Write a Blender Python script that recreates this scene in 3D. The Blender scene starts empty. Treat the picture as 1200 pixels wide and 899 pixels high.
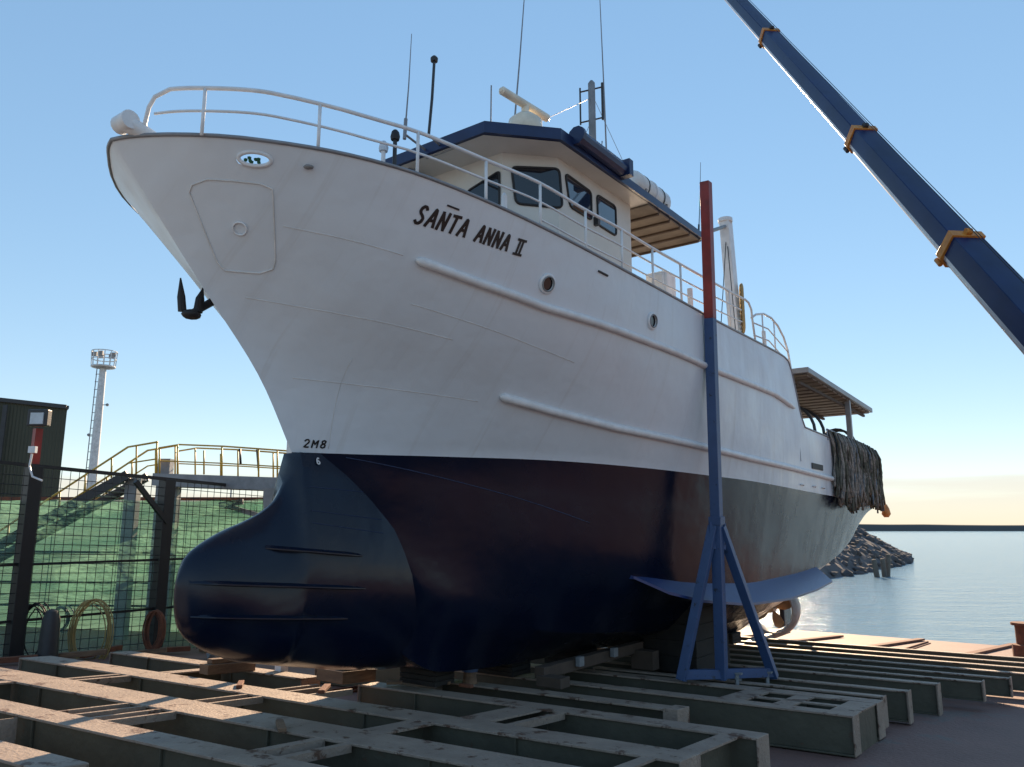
import bpy, bmesh, math, random
from mathutils import Vector, Matrix
random.seed(7)
R = math.radians
scn = bpy.context.scene
col = scn.collection
# ------------------------------------------------------------------ camera
CAMZ = 2.4
PITCH = math.atan(167.5 / 900.0)
cd = bpy.data.cameras.new('camera'); cam = bpy.data.objects.new('camera', cd); col.objects.link(cam)
cam.location = (0, 0, CAMZ); cam.rotation_euler = (R(90) + PITCH, 0, 0)
cd.sensor_width = 36; cd.lens = 27.0; cd.clip_start = .1; cd.clip_end = 20000
scn.camera = cam
# ------------------------------------------------------------------ light
SUN_AZ = 11.5      # degrees right of the view axis (+Y)
SUN_EL = 23.0
w = bpy.data.worlds.new('World'); scn.world = w; w.use_nodes = True
nt = w.node_tree; bg = nt.nodes['Background']
sky = nt.nodes.new('ShaderNodeTexSky'); sky.sky_type = 'NISHITA'; sky.sun_disc = False
sky.sun_elevation = R(SUN_EL); sky.sun_rotation = R(SUN_AZ)
sky.air_density = .9; sky.dust_density = 0.0; sky.ozone_density = 1.6; sky.altitude = 0
gm = nt.nodes.new('ShaderNodeGamma'); gm.inputs[1].default_value = .42
hs = nt.nodes.new('ShaderNodeHueSaturation'); hs.inputs['Saturation'].default_value = 1.72
nt.links.new(sky.outputs[0], gm.inputs[0]); nt.links.new(gm.outputs[0], hs.inputs['Color']); tcw = nt.nodes.new('ShaderNodeTexCoord'); sx = nt.nodes.new('ShaderNodeSeparateXYZ'); nt.links.new(tcw.outputs['Generated'], sx.inputs[0])
mpw = nt.nodes.new('ShaderNodeMapping'); mpw.inputs['Scale'].default_value = (2.2, 2.2, 34); nt.links.new(tcw.outputs['Generated'], mpw.inputs[0])
nw = nt.nodes.new('ShaderNodeTexNoise'); nw.inputs['Scale'].default_value = 1.6; nw.inputs['Detail'].default_value = 6; nt.links.new(mpw.outputs[0], nw.inputs[0])
ml = nt.nodes.new('ShaderNodeMath'); ml.operation = 'MULTIPLY_ADD'; ml.inputs[1].default_value = .10; nt.links.new(nw.outputs[0], ml.inputs[0]); nt.links.new(sx.outputs[2], ml.inputs[2])
mr = nt.nodes.new('ShaderNodeMapRange'); mr.interpolation_type = 'SMOOTHSTEP'; mr.inputs[1].default_value = .085; mr.inputs[2].default_value = .125; mr.inputs[3].default_value = .55; mr.inputs[4].default_value = 0
nt.links.new(ml.outputs[0], mr.inputs[0])
mc = nt.nodes.new('ShaderNodeMix'); mc.data_type = 'RGBA'; mc.inputs[7].default_value = (1.95, 1.66, 1.42, 1)
nt.links.new(mr.outputs[0], mc.inputs[0]); nt.links.new(hs.outputs[0], mc.inputs[6]); nt.links.new(mc.outputs[2], bg.inputs[0]); bg.inputs[1].default_value = .19
sl = bpy.data.lights.new('sun', 'SUN'); sl.energy = 5.0; sl.angle = R(.6); sl.color = (1, .74, .49)
so = bpy.data.objects.new('sun', sl); col.objects.link(so)
sd = Vector((math.sin(R(SUN_AZ)) * math.cos(R(SUN_EL)), math.cos(R(SUN_AZ)) * math.cos(R(SUN_EL)), math.sin(R(SUN_EL))))
so.rotation_euler = sd.to_track_quat('Z', 'Y').to_euler(); so.location = (0, 0, 40)
vs = scn.view_settings; vs.view_transform = 'Standard'; vs.look = 'None'; vs.gamma = 1; vs.exposure = 1.2
scn.render.resolution_x = 1024; scn.render.resolution_y = 767

# ------------------------------------------------------------------ frames of reference
# the slipway: s runs aft along the keel (down the slip), w out to port, z up; the slip falls 6.5 cm a metre
TH = R(36); AX = Vector((math.sin(TH), math.cos(TH), 0)); PX = Vector((math.cos(TH), -math.sin(TH), 0))
S0 = Vector((-3.2, 11.0, 0)); SLOPE = .065
def G(s, w, z): return S0 + AX * s + PX * w + Vector((0, 0, z))
def GP(s, w, off=0.0): return G(s, w, off - SLOPE * s)
def spot(x, y, d):
    "world point seen in direction (x, y) of the survey photograph at d metres ahead: used to lay out the far surroundings"
    u = 449.5 - y
    r = Vector((x - 600, 900 * math.cos(PITCH) - u * math.sin(PITCH), 900 * math.sin(PITCH) + u * math.cos(PITCH)))
    return Vector((0, 0, CAMZ)) + r * (d / r.y)

# ------------------------------------------------------------------ materials
def mat(name, c, rough=.5, metal=0., c2=None, nscale=3., amt=.5, bump=0., bscale=30., stretch=(1, 1, 1), spec=.5, rust=None, rscale=6., rthr=.62, coat=0.):
    m = bpy.data.materials.new(name); m.use_nodes = True; n = m.node_tree; b = n.nodes['Principled BSDF']
    b.inputs['Roughness'].default_value = rough; b.inputs['Metallic'].default_value = metal
    b.inputs['Specular IOR Level'].default_value = spec; b.inputs['Coat Weight'].default_value = coat
    tc = n.nodes.new('ShaderNodeTexCoord'); mp = n.nodes.new('ShaderNodeMapping'); mp.inputs['Scale'].default_value = stretch
    n.links.new(tc.outputs['Object'], mp.inputs[0])
    c2 = c2 or tuple(v * .72 for v in c)
    tx = n.nodes.new('ShaderNodeTexNoise'); tx.inputs['Scale'].default_value = nscale; tx.inputs['Detail'].default_value = 8; tx.inputs['Roughness'].default_value = .62
    n.links.new(mp.outputs[0], tx.inputs[0])
    rp = n.nodes.new('ShaderNodeValToRGB'); rp.color_ramp.elements[0].position = .5 - .25 * amt - .05; rp.color_ramp.elements[1].position = .5 + .25 * amt
    rp.color_ramp.elements[0].color = (*c2, 1); rp.color_ramp.elements[1].color = (*c, 1)
    n.links.new(tx.outputs[0], rp.inputs[0]); out = rp.outputs[0]
    if rust:
        t2 = n.nodes.new('ShaderNodeTexNoise'); t2.inputs['Scale'].default_value = rscale; t2.inputs['Detail'].default_value = 10; t2.inputs['Roughness'].default_value = .7
        n.links.new(mp.outputs[0], t2.inputs[0])
        r2 = n.nodes.new('ShaderNodeValToRGB'); r2.color_ramp.elements[0].position = rthr; r2.color_ramp.elements[1].position = rthr + .05
        n.links.new(t2.outputs[0], r2.inputs[0])
        mx = n.nodes.new('ShaderNodeMix'); mx.data_type = 'RGBA'; mx.inputs[7].default_value = (*rust, 1)
        n.links.new(r2.outputs[0], mx.inputs[0]); n.links.new(out, mx.inputs[6]); out = mx.outputs[2]
    n.links.new(out, b.inputs['Base Color'])
    if bump:
        t3 = n.nodes.new('ShaderNodeTexNoise'); t3.inputs['Scale'].default_value = bscale; t3.inputs['Detail'].default_value = 5
        n.links.new(mp.outputs[0], t3.inputs[0]); bp = n.nodes.new('ShaderNodeBump'); bp.inputs['Strength'].default_value = bump; bp.inputs['Distance'].default_value = .05
        n.links.new(t3.outputs[0], bp.inputs['Height']); n.links.new(bp.outputs[0], b.inputs['Normal'])
    return m
def hullpaint(name, c, c2, rough, bump, coat=0., streak=None, spec=.5):
    "paint over welded plates: plate panels pulled in between the frames, faint weld beads, dull patches"
    m = mat(name, c, rough=rough, c2=c2, nscale=.9, amt=1.6, coat=coat, spec=spec)
    n = m.node_tree; b = n.nodes['Principled BSDF']
    tc = n.nodes.new('ShaderNodeTexCoord'); rt = n.nodes.new('ShaderNodeMapping'); rt.inputs['Rotation'].default_value = (0, 0, -R(54))
    n.links.new(tc.outputs['Object'], rt.inputs[0])
    mp = n.nodes.new('ShaderNodeMapping'); mp.inputs['Scale'].default_value = (.8, 0.02, .10); n.links.new(rt.outputs[0], mp.inputs[0])
    t = n.nodes.new('ShaderNodeTexNoise'); t.inputs['Scale'].default_value = 1.5; t.inputs['Detail'].default_value = 2
    n.links.new(mp.outputs[0], t.inputs[0])
    t2 = n.nodes.new('ShaderNodeTexNoise'); t2.inputs['Scale'].default_value = 1.1; t2.inputs['Detail'].default_value = 3
    n.links.new(tc.outputs['Object'], t2.inputs[0])
    ad = n.nodes.new('ShaderNodeMath'); ad.operation = 'ADD'; n.links.new(t.outputs[0], ad.inputs[0]); n.links.new(t2.outputs[0], ad.inputs[1])
    bp = n.nodes.new('ShaderNodeBump'); bp.inputs['Strength'].default_value = bump; bp.inputs['Distance'].default_value = .25
    n.links.new(ad.outputs[0], bp.inputs['Height'])
    t4 = n.nodes.new('ShaderNodeTexNoise'); t4.inputs['Scale'].default_value = 60; n.links.new(tc.outputs['Object'], t4.inputs[0])
    b2 = n.nodes.new('ShaderNodeBump'); b2.inputs['Strength'].default_value = .06; b2.inputs['Distance'].default_value = .01
    n.links.new(t4.outputs[0], b2.inputs['Height']); n.links.new(bp.outputs[0], b2.inputs['Normal']); n.links.new(b2.outputs[0], b.inputs['Normal'])
    rr = n.nodes.new('ShaderNodeMapRange'); rr.inputs[1].default_value = .3; rr.inputs[2].default_value = .7
    rr.inputs[3].default_value = rough * .75; rr.inputs[4].default_value = rough * 1.3
    n.links.new(t2.outputs[0], rr.inputs[0]); n.links.new(rr.outputs[0], b.inputs['Roughness'])
    if streak:
        # thin run-down dirt under scuppers and welds
        ms = n.nodes.new('ShaderNodeMapping'); ms.inputs['Scale'].default_value = (3.2, .02, .12); n.links.new(rt.outputs[0], ms.inputs[0])
        ts = n.nodes.new('ShaderNodeTexNoise'); ts.inputs['Scale'].default_value = 1.6; ts.inputs['Detail'].default_value = 7; ts.inputs['Roughness'].default_value = .65
        n.links.new(ms.outputs[0], ts.inputs[0])
        rs = n.nodes.new('ShaderNodeValToRGB'); rs.color_ramp.elements[0].position = .56; rs.color_ramp.elements[1].position = .78
        rs.color_ramp.elements[0].color = (0, 0, 0, 1); rs.color_ramp.elements[1].color = (.45, .45, .45, 1)
        n.links.new(ts.outputs[0], rs.inputs[0])
        mx = n.nodes.new('ShaderNodeMix'); mx.data_type = 'RGBA'; mx.inputs[7].default_value = (*streak, 1)
        src = b.inputs['Base Color'].links[0].from_socket
        n.links.new(rs.outputs[0], mx.inputs[0]); n.links.new(src, mx.inputs[6]); n.links.new(mx.outputs[2], b.inputs['Base Color'])
    return m
M = dict(
    white=hullpaint('white_paint', (.68, .725, .77), (.60, .645, .69), .38, .2, streak=(.46, .44, .41)),
    navy=hullpaint('navy_antifouling', (.0018, .0068, .024), (.0010, .004, .014), .24, .09, spec=.36),
    finblue=mat('fin_blue', (.018, .045, .16), rough=.3, bump=.05, c2=(.02, .04, .13)),
    cream=mat('cream_paint', (.62, .605, .56), rough=.45, c2=(.50, .48, .43), nscale=2, amt=1.4, rust=(.3, .17, .08), rscale=5, rthr=.7),
    rail=mat('rail_white', (.74, .75, .76), rough=.4, c2=(.62, .63, .64), nscale=5),
    roofblue=mat('roof_blue', (.008, .022, .085), rough=.35, c2=(.007, .016, .06)),
    grey=mat('grey_paint', (.24, .25, .26), rough=.5), dark=mat('dark_steel', (.03, .032, .036), rough=.5, bump=.1),
    black=mat('black_rubber', (.012, .012, .014), rough=.6), glass=mat('window_glass', (.01, .013, .018), rough=.04, spec=.8),
    glassblue=mat('window_glass_side', (.012, .02, .035), rough=.03, spec=1.0, coat=.6),
    timber=mat('timber_lining', (.21, .175, .135), rough=.7, c2=(.14, .115, .09), nscale=3, stretch=(1, 1, 4)),
    batten=mat('dark_batten', (.08, .055, .04), rough=.8),
    ink=mat('black_lettering', (.01, .01, .012), rough=.4), inkwhite=mat('white_lettering', (.75, .75, .75), rough=.4),
    seam=mat('weld_bead', (.70, .69, .67), rough=.4), darkseam=mat('weld_bead_dark', (.02, .035, .09), rough=.3),
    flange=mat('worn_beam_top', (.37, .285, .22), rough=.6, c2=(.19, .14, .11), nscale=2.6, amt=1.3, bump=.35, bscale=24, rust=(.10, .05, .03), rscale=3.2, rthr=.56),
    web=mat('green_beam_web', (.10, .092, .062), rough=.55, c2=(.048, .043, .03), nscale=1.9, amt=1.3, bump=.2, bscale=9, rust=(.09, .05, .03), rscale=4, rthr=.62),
    propred=mat('prop_red', (.27, .025, .02), rough=.45, c2=(.17, .02, .017), nscale=4, rust=(.08, .03, .02), rscale=12, rthr=.7),
    propblue=mat('prop_blue', (.042, .092, .215), rough=.5, c2=(.03, .062, .15), nscale=3, amt=1.4, rust=(.02, .03, .05), rscale=9, rthr=.60),
    crane=mat('crane_blue', (.007, .024, .095), rough=.42, c2=(.005, .016, .06), nscale=1, spec=.3),
    craneglint=mat('crane_glint', (.55, .56, .58), rough=.25, coat=.3),  # pale colour standing in for ground and sky mirrored in the glossy boom
    orange=mat('crane_orange', (.62, .26, .04), rough=.5, c2=(.42, .16, .03), nscale=4),
    yellow=mat('yellow_rail', (.62, .40, .05), rough=.5, c2=(.45, .27, .05), nscale=5),
    fence=mat('fence_black', (.015, .016, .018), rough=.5), shed=None,
    concrete=mat('quay_concrete', (.33, .31, .28), rough=.85, bump=.3),
    galv=mat('galvanised', (.25, .26, .28), rough=.45, metal=.3), towerw=mat('tower_white', (.62, .64, .66), rough=.5),
    rope=mat('rope_tan', (.42, .31, .15), rough=.9, bump=.4, bscale=60), hose=mat('yellow_hose', (.38, .27, .10), rough=.55),
    net1=mat('net_grey', (.34, .30, .26), rough=.95, c2=(.12, .11, .10), nscale=9, bump=.5), net2=mat('net_olive', (.13, .125, .09), rough=.95, c2=(.06, .06, .05), nscale=9, bump=.5),
    net3=mat('net_faded_blue', (.16, .20, .23), rough=.95, c2=(.09, .11, .13), nscale=9, bump=.5),
    weep=mat('rust_weep', (.50, .44, .37), rough=.5, c2=(.40, .31, .22), nscale=8),
    tar=mat('tarred_timber', (.022, .018, .015), rough=.85, c2=(.012, .01, .009)),
    radar=mat('radar_cream', (.82, .76, .62), rough=.35), wood=mat('block_timber', (.22, .13, .075), rough=.8, c2=(.12, .07, .045), nscale=3, bump=.3, stretch=(1, 1, 5)),
    rusty=mat('rusty_steel', (.20, .07, .035), rough=.85, c2=(.10, .04, .025), nscale=5, bump=.3), raft=mat('raft_white', (.74, .74, .71), rough=.35),
    tarpgreen=mat('rope_green', (.02, .12, .06), rough=.8), rock=mat('rock', (.12, .105, .105), rough=.9, c2=(.06, .055, .058), nscale=.8, bump=.4, bscale=2),
    floatorange=mat('float_orange', (.65, .25, .07), rough=.5), lamp=mat('lamp_glass', (.5, .55, .6), rough=.15),
    nozzle=mat('nozzle_steel', (.34, .33, .33), rough=.45, c2=(.22, .2, .19)), bronze=mat('nozzle_bronze', (.40, .27, .17), rough=.3, metal=.5, c2=(.25, .16, .1)),
    pile=mat('pile_timber', (.13, .115, .10), rough=.9, bump=.3), land=mat('far_land', (.09, .09, .085), rough=.95),
)
def shed_mat():
    m = mat('shed_cladding', (.04, .045, .028), rough=.6, c2=(.032, .036, .022), nscale=.4)
    n = m.node_tree; b = n.nodes['Principled BSDF']; tc = n.nodes.new('ShaderNodeTexCoord')
    wv = n.nodes.new('ShaderNodeTexWave'); wv.inputs['Scale'].default_value = 1.6; wv.bands_direction = 'X'; n.links.new(tc.outputs['Object'], wv.inputs[0])
    bp = n.nodes.new('ShaderNodeBump'); bp.inputs['Strength'].default_value = .5; bp.inputs['Distance'].default_value = .1
    n.links.new(wv.outputs[1], bp.inputs['Height']); n.links.new(bp.outputs[0], b.inputs['Normal']); return m
M['shed'] = shed_mat()
def cloth_mat():
    m = bpy.data.materials.new('green_shade_cloth'); m.use_nodes = True; n = m.node_tree; b = n.nodes['Principled BSDF']; o = n.nodes['Material Output']
    tc = n.nodes.new('ShaderNodeTexCoord'); t = n.nodes.new('ShaderNodeTexNoise'); t.inputs['Scale'].default_value = .7; t.inputs['Detail'].default_value = 6
    mp = n.nodes.new('ShaderNodeMapping'); mp.inputs['Scale'].default_value = (.35, 1, 2.2); n.links.new(tc.outputs['Object'], mp.inputs[0]); n.links.new(mp.outputs[0], t.inputs[0])
    r = n.nodes.new('ShaderNodeValToRGB'); r.color_ramp.elements[0].position = .35; r.color_ramp.elements[1].position = .7
    r.color_ramp.elements[0].color = (.10, .24, .175, 1); r.color_ramp.elements[1].color = (.20, .36, .27, 1); n.links.new(t.outputs[0], r.inputs[0])
    n.links.new(r.outputs[0], b.inputs['Base Color']); b.inputs['Roughness'].default_value = .8
    tr = n.nodes.new('ShaderNodeBsdfTranslucent'); n.links.new(r.outputs[0], tr.inputs[0]); mx = n.nodes.new('ShaderNodeMixShader'); mx.inputs[0].default_value = .55
    n.links.new(b.outputs[0], mx.inputs[1]); n.links.new(tr.outputs[0], mx.inputs[2]); n.links.new(mx.outputs[0], o.inputs[0])
    t3 = n.nodes.new('ShaderNodeTexNoise'); t3.inputs['Scale'].default_value = 3; n.links.new(mp.outputs[0], t3.inputs[0]); bp = n.nodes.new('ShaderNodeBump'); bp.inputs['Strength'].default_value = .8; bp.inputs['Distance'].default_value = .3
    n.links.new(t3.outputs[0], bp.inputs['Height']); n.links.new(bp.outputs[0], b.inputs['Normal']); n.links.new(bp.outputs[0], tr.inputs['Normal'])
    return m
M['cloth'] = cloth_mat(); M['net_sheer'] = cloth_mat()
_n = M['net_sheer'].node_tree; _o = _n.nodes['Material Output']; _s = _o.inputs[0].links[0].from_socket
_t = _n.nodes.new('ShaderNodeBsdfTransparent'); _m = _n.nodes.new('ShaderNodeMixShader'); _m.inputs[0].default_value = .48
_n.links.new(_s, _m.inputs[1]); _n.links.new(_t.outputs[0], _m.inputs[2]); _n.links.new(_m.outputs[0], _o.inputs[0])
M['clothseam'] = mat('cloth_seam', (.03, .11, .07), rough=.8)
def ground_mat():
    m = mat('slip_ground', (.23, .125, .10), rough=.75, c2=(.13, .07, .058), nscale=.9, amt=1.6, bump=.35, bscale=14, rust=(.15, .115, .10), rscale=.45, rthr=.56)
    return m
M['ground'] = ground_mat()
def water_mat():
    m = bpy.data.materials.new('sea_water'); m.use_nodes = True; n = m.node_tree; b = n.nodes['Principled BSDF']
    b.inputs['Base Color'].default_value = (.21, .33, .40, 1); b.inputs['Roughness'].default_value = .12; b.inputs['IOR'].default_value = 1.33
    tc = n.nodes.new('ShaderNodeTexCoord')
    prev = None
    for sc, st, dist, rot in ((.35, .5, .5, 20), (1.6, .55, .16, -25), (5, .8, .07, 10), (17, .6, .025, -40)):
        mp = n.nodes.new('ShaderNodeMapping'); mp.inputs['Scale'].default_value = (.55, 1.4, 1); mp.inputs['Rotation'].default_value = (0, 0, R(rot)); n.links.new(tc.outputs['Object'], mp.inputs[0])
        t = n.nodes.new('ShaderNodeTexNoise'); t.inputs['Scale'].default_value = sc; t.inputs['Detail'].default_value = 4; n.links.new(mp.outputs[0], t.inputs[0])
        bp = n.nodes.new('ShaderNodeBump'); bp.inputs['Strength'].default_value = st; bp.inputs['Distance'].default_value = dist; n.links.new(t.outputs[0], bp.inputs['Height'])
        if prev: n.links.new(prev.outputs[0], bp.inputs['Normal'])
        prev = bp
    n.links.new(prev.outputs[0], b.inputs['Normal']); return m
M['water'] = water_mat(); M['bounce'] = mat('bounce_grey', (.30, .305, .31), rough=.85, c2=(.22, .225, .23), nscale=.6, bump=.2)

# ------------------------------------------------------------------ builders
def tag(o, label=None, cat=None, group=None, kind=None):
    if label: o['label'] = label
    if cat: o['category'] = cat
    if group: o['group'] = group
    if kind: o['kind'] = kind
    return o
def thing(name, loc, label, cat, group=None):
    o = bpy.data.objects.new(name, None); col.objects.link(o); o.location = loc; o.empty_display_size = .2
    return tag(o, label, cat, group)
ROOT = {}
class MB:
    def __init__(s): s.bm = bmesh.new(); s.mi = 0
    def face(s, vs, mi=None):
        try: f = s.bm.faces.new(vs)
        except ValueError: return None
        f.material_index = s.mi if mi is None else mi; return f
    def poly(s, pts, mi=None): return s.face([s.bm.verts.new(p) for p in pts], mi)
    def hexa(s, a, mi=None):      # a: 8 points, bottom ring 0-3, top ring 4-7
        v = [s.bm.verts.new(p) for p in a]
        for q in ((0, 3, 2, 1), (4, 5, 6, 7), (0, 1, 5, 4), (1, 2, 6, 5), (2, 3, 7, 6), (3, 0, 4, 7)): s.face([v[i] for i in q], mi)
    def gbox(s, s0, s1, w0, w1, z0, z1, fn=G, mi=None, dz=0, dw=0):   # box in slip coordinates
        s.hexa([fn(*p) for p in ((s0, w0, z0), (s1, w0, z0), (s1, w1, z0), (s0, w1, z0), (s0, w0, z1), (s1, w0, z1), (s1, w1, z1), (s0, w1, z1))], mi)
    def bar(s, p, q, a, b, up=Vector((0, 0, 1)), mi=None):
        p = Vector(p); q = Vector(q); d = (q - p).normalized()
        x = d.cross(up)
        if x.length < 1e-4: x = d.cross(Vector((0, 1, 0)))
        x.normalize(); y = x.cross(d); x *= a / 2; y *= b / 2
        s.hexa([p - x - y, p + x - y, p + x + y, p - x + y, q - x - y, q + x - y, q + x + y, q - x + y], mi)
    def tube(s, pts, r, n=8, cap=True, closed=False, mi=None):
        pts = [Vector(p) for p in pts]; k = len(pts); rings = []
        rr = r if isinstance(r, (list, tuple)) else [r] * k
        ref = None
        for i, p in enumerate(pts):
            if closed: d = (pts[(i + 1) % k] - pts[i - 1])
            else: d = (pts[min(i + 1, k - 1)] - pts[max(i - 1, 0)])
            d.normalize()
            if ref is None:
                ref = d.cross(Vector((0, 0, 1)))
                if ref.length < .05: ref = d.cross(Vector((0, 1, 0)))
            x = ref - d * ref.dot(d)
            if x.length < 1e-5: x = d.orthogonal()
            x.normalize(); ref = x; y = d.cross(x)
            rings.append([s.bm.verts.new(p + (x * math.cos(2 * math.pi * j / n) + y * math.sin(2 * math.pi * j / n)) * rr[i]) for j in range(n)])
        m = k if closed else k - 1
        for i in range(m):
            a, b = rings[i], rings[(i + 1) % k]
            for j in range(n): s.face([a[j], a[(j + 1) % n], b[(j + 1) % n], b[j]], mi)
        if cap and not closed: s.face(rings[0][::-1], mi); s.face(rings[-1], mi)
    def grid(s, rows, mi=None, mfn=None):
        vs = [[s.bm.verts.new(p) for p in r] for r in rows]
        for i in range(len(vs) - 1):
            for j in range(len(vs[i]) - 1):
                s.face([vs[i][j], vs[i][j + 1], vs[i + 1][j + 1], vs[i + 1][j]], mfn(i, j) if mfn else mi)
        return vs
    def prism(s, pts, off, mi=None):
        a = [s.bm.verts.new(Vector(p)) for p in pts]; b = [s.bm.verts.new(Vector(p) + Vector(off)) for p in pts]; n = len(a)
        s.face(a[::-1], mi); s.face(b, mi)
        for i in range(n): s.face([a[i], a[(i + 1) % n], b[(i + 1) % n], b[i]], mi)
    def blob(s, c, r, seed=0, jit=.2, sub=2, sc=(1, 1, 1), mi=None):
        rnd = random.Random(seed); res = bmesh.ops.create_icosphere(s.bm, subdivisions=sub, radius=r)
        for v in res['verts']:
            v.co = Vector((v.co.x * sc[0], v.co.y * sc[1], v.co.z * sc[2])) * (1 + rnd.uniform(-jit, jit)) + Vector(c)
        for f in {f for v in res['verts'] for f in v.link_faces}: f.material_index = s.mi if mi is None else mi
    def build(s, name, mats, parent=None, smooth=False, bevel=0., merge=False, loc=None):
        bm = s.bm
        if merge: bmesh.ops.remove_doubles(bm, verts=bm.verts, dist=.002)
        bmesh.ops.recalc_face_normals(bm, faces=bm.faces)
        o0 = Vector((0, 0, 0))
        if parent is not None:
            r = parent
            while r.parent: r = r.parent
            o0 = Vector(r.location) if r.type == 'EMPTY' else Vector(r.get('org', (0, 0, 0)))
        elif loc is not None: o0 = Vector(loc)
        for v in bm.verts: v.co -= o0
        me = bpy.data.meshes.new(name); bm.to_mesh(me); bm.free()
        for m in (mats if isinstance(mats, (list, tuple)) else [mats]): me.materials.append(m)
        if smooth:
            for p in me.polygons: p.use_smooth = True
            if smooth is not True: me.set_sharp_from_angle(angle=R(smooth))
        o = bpy.data.objects.new(name, me); col.objects.link(o)
        if parent is not None: o.parent = parent
        elif loc is not None: o.location = loc; o['org'] = tuple(loc)
        if bevel:
            bv = o.modifiers.new('bevel', 'BEVEL'); bv.width = bevel; bv.segments = 2; bv.limit_method = 'ANGLE'; bv.angle_limit = R(40)
        return o
def arc(c, r, a0, a1, n, ux, uy):
    return [Vector(c) + Vector(ux) * r * math.cos(a0 + (a1 - a0) * i / n) + Vector(uy) * r * math.sin(a0 + (a1 - a0) * i / n) for i in range(n + 1)]
Z = Vector((0, 0, 1))

# ================================================================== SETTING
SEA = -2.9
# slip: one sheet falling into the water, level behind the camera and up on the quay
g = MB(); rows = []
ss = [-60, -30, -12, -6, 0, 6, 12, 18, 24, 30, 36, 44, 60]
ws = [-60, -40, -24, -16, -14, -8, 0, 8, 14, 24, 60]
for s_ in ss:
    rows.append([G(s_, w_, -.6 - SLOPE * s_) for w_ in ws])
g.grid(rows); tag(g.build('slipway_ground', M['ground']), kind='structure')
g = MB(); g.grid([[Vector((x, y, SEA)) for x in (-9000, -600, -100, -20, 20, 100, 600, 9000)] for y in (-9000, -600, 10, 40, 100, 300, 1500, 14000)])
tag(g.build('sea_water', M['water']), kind='structure')
g = MB()   # level quay behind the fence
g.prism([GP(-30, -15.5, 0).xy.to_3d(), GP(60, -15.5, 0).xy.to_3d(), GP(60, -90, 0).xy.to_3d(), GP(-30, -90, 0).xy.to_3d()], (0, 0, .01)); 
for v in g.bm.verts: v.co.z = -1.3 if v.co.z > .005 else -4.5
tag(g.build('quay_ground', M['concrete']), kind='structure')
g = MB(); rows = []   # low land across the water
for i in range(60):
    x = -400 + i * 40; hgt = 4.6 + .5 * math.sin(i * .7) + random.uniform(-.25, .25)
    rows.append([Vector((x, 900, SEA - .5)), Vector((x, 908, hgt - 1.2)), Vector((x, 912, hgt)), Vector((x, 980, hgt))])
g.grid(rows); tag(g.build('far_shore_land', M['land'], smooth=True), kind='structure')

g = MB(); g.grid([[GP(s_, w_, -.59) for w_ in (-40, -14, 0, 14, 40)] for s_ in (-50, -20, -4.6)]); tag(g.build('bounce_apron', M['bounce']), kind='structure')  # unseen pale slab behind the camera, added to bounce light onto the bow
# rock groyne
g = MB(); rnd = random.Random(3)
crest = [(10, 62, 2.0), (32, 92, 2.3), (51, 117, 2.2), (57, 126, 1.0), (65, 137, -.9), (74, 150, -2.9)]
rows = []
for i in range(len(crest) - 1):
    for k in range(14):
        f = k / 14; c = [crest[i][q] * (1 - f) + crest[i + 1][q] * f for q in range(3)]
        hh = c[2] - SEA; d = Vector((.83, -.56, 0)); r_ = []
        for u in [-1.25, -1, -.8, -.6, -.4, -.2, -.08, .08, .2, .4, .6, .8, 1, 1.25]:
            a = abs(u); off = u * (1.2 + hh * 1.2)
            r_.append(Vector((c[0], c[1], SEA + hh * (1 - min(a, 1.1)) ** 0.9 if a < 1 else SEA - .6)) + d * off + Vector([rnd.uniform(-.25, .25) for _ in range(3)]))
        rows.append(r_)
g.grid(rows)
for k in range(620):
    i = rnd.random() * (len(crest) - 1.01); f = i % 1; i = int(i); c = [crest[i][q] * (1 - f) + crest[i + 1][q] * f for q in range(3)]
    hh = c[2] - SEA; u = rnd.uniform(-.2, 1.0); p = Vector((c[0], c[1], SEA + hh * (1 - abs(u)))) + Vector((.83, -.56, 0)) * u * (1.2 + hh * 1.2)
    g.blob(p, rnd.uniform(.35, .85), seed=k, jit=.22, sub=1, sc=(1.2, 1, .7))
tag(g.build('rock_groyne', M['rock'], loc=(56, 120, SEA)), 'dark boulder groyne rising from the water behind the stern of the ship', 'rock groyne')
lab = ['single wooden mooring pile standing in the water, left of the leaning pair', 'middle wooden pile in the water, leaning against the one on its right', 'rightmost wooden pile in the water beside the leaning pair']
for k, (x0, y0, x1, y1) in enumerate([(1024, 656, 1028, 677), (1034, 655, 1037, 676), (1041, 650, 1040, 676)]):
    g = MB(); b = spot(x1, y1, 84 + k * .5); t = spot(x0, y0, 84 + k * .5)
    b2 = b + (b - t).normalized() * 1.2
    g.tube([b2, b + (t - b) * .4, t], [.30, .27, .24], 10); g.tube([t, t + (t - b).normalized() * .06], [.24, .1], 10)
    tag(g.build('mooring_pile', M['pile'], smooth=40, loc=b), lab[k], 'pile', 'mooring piles off the slip')

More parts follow.
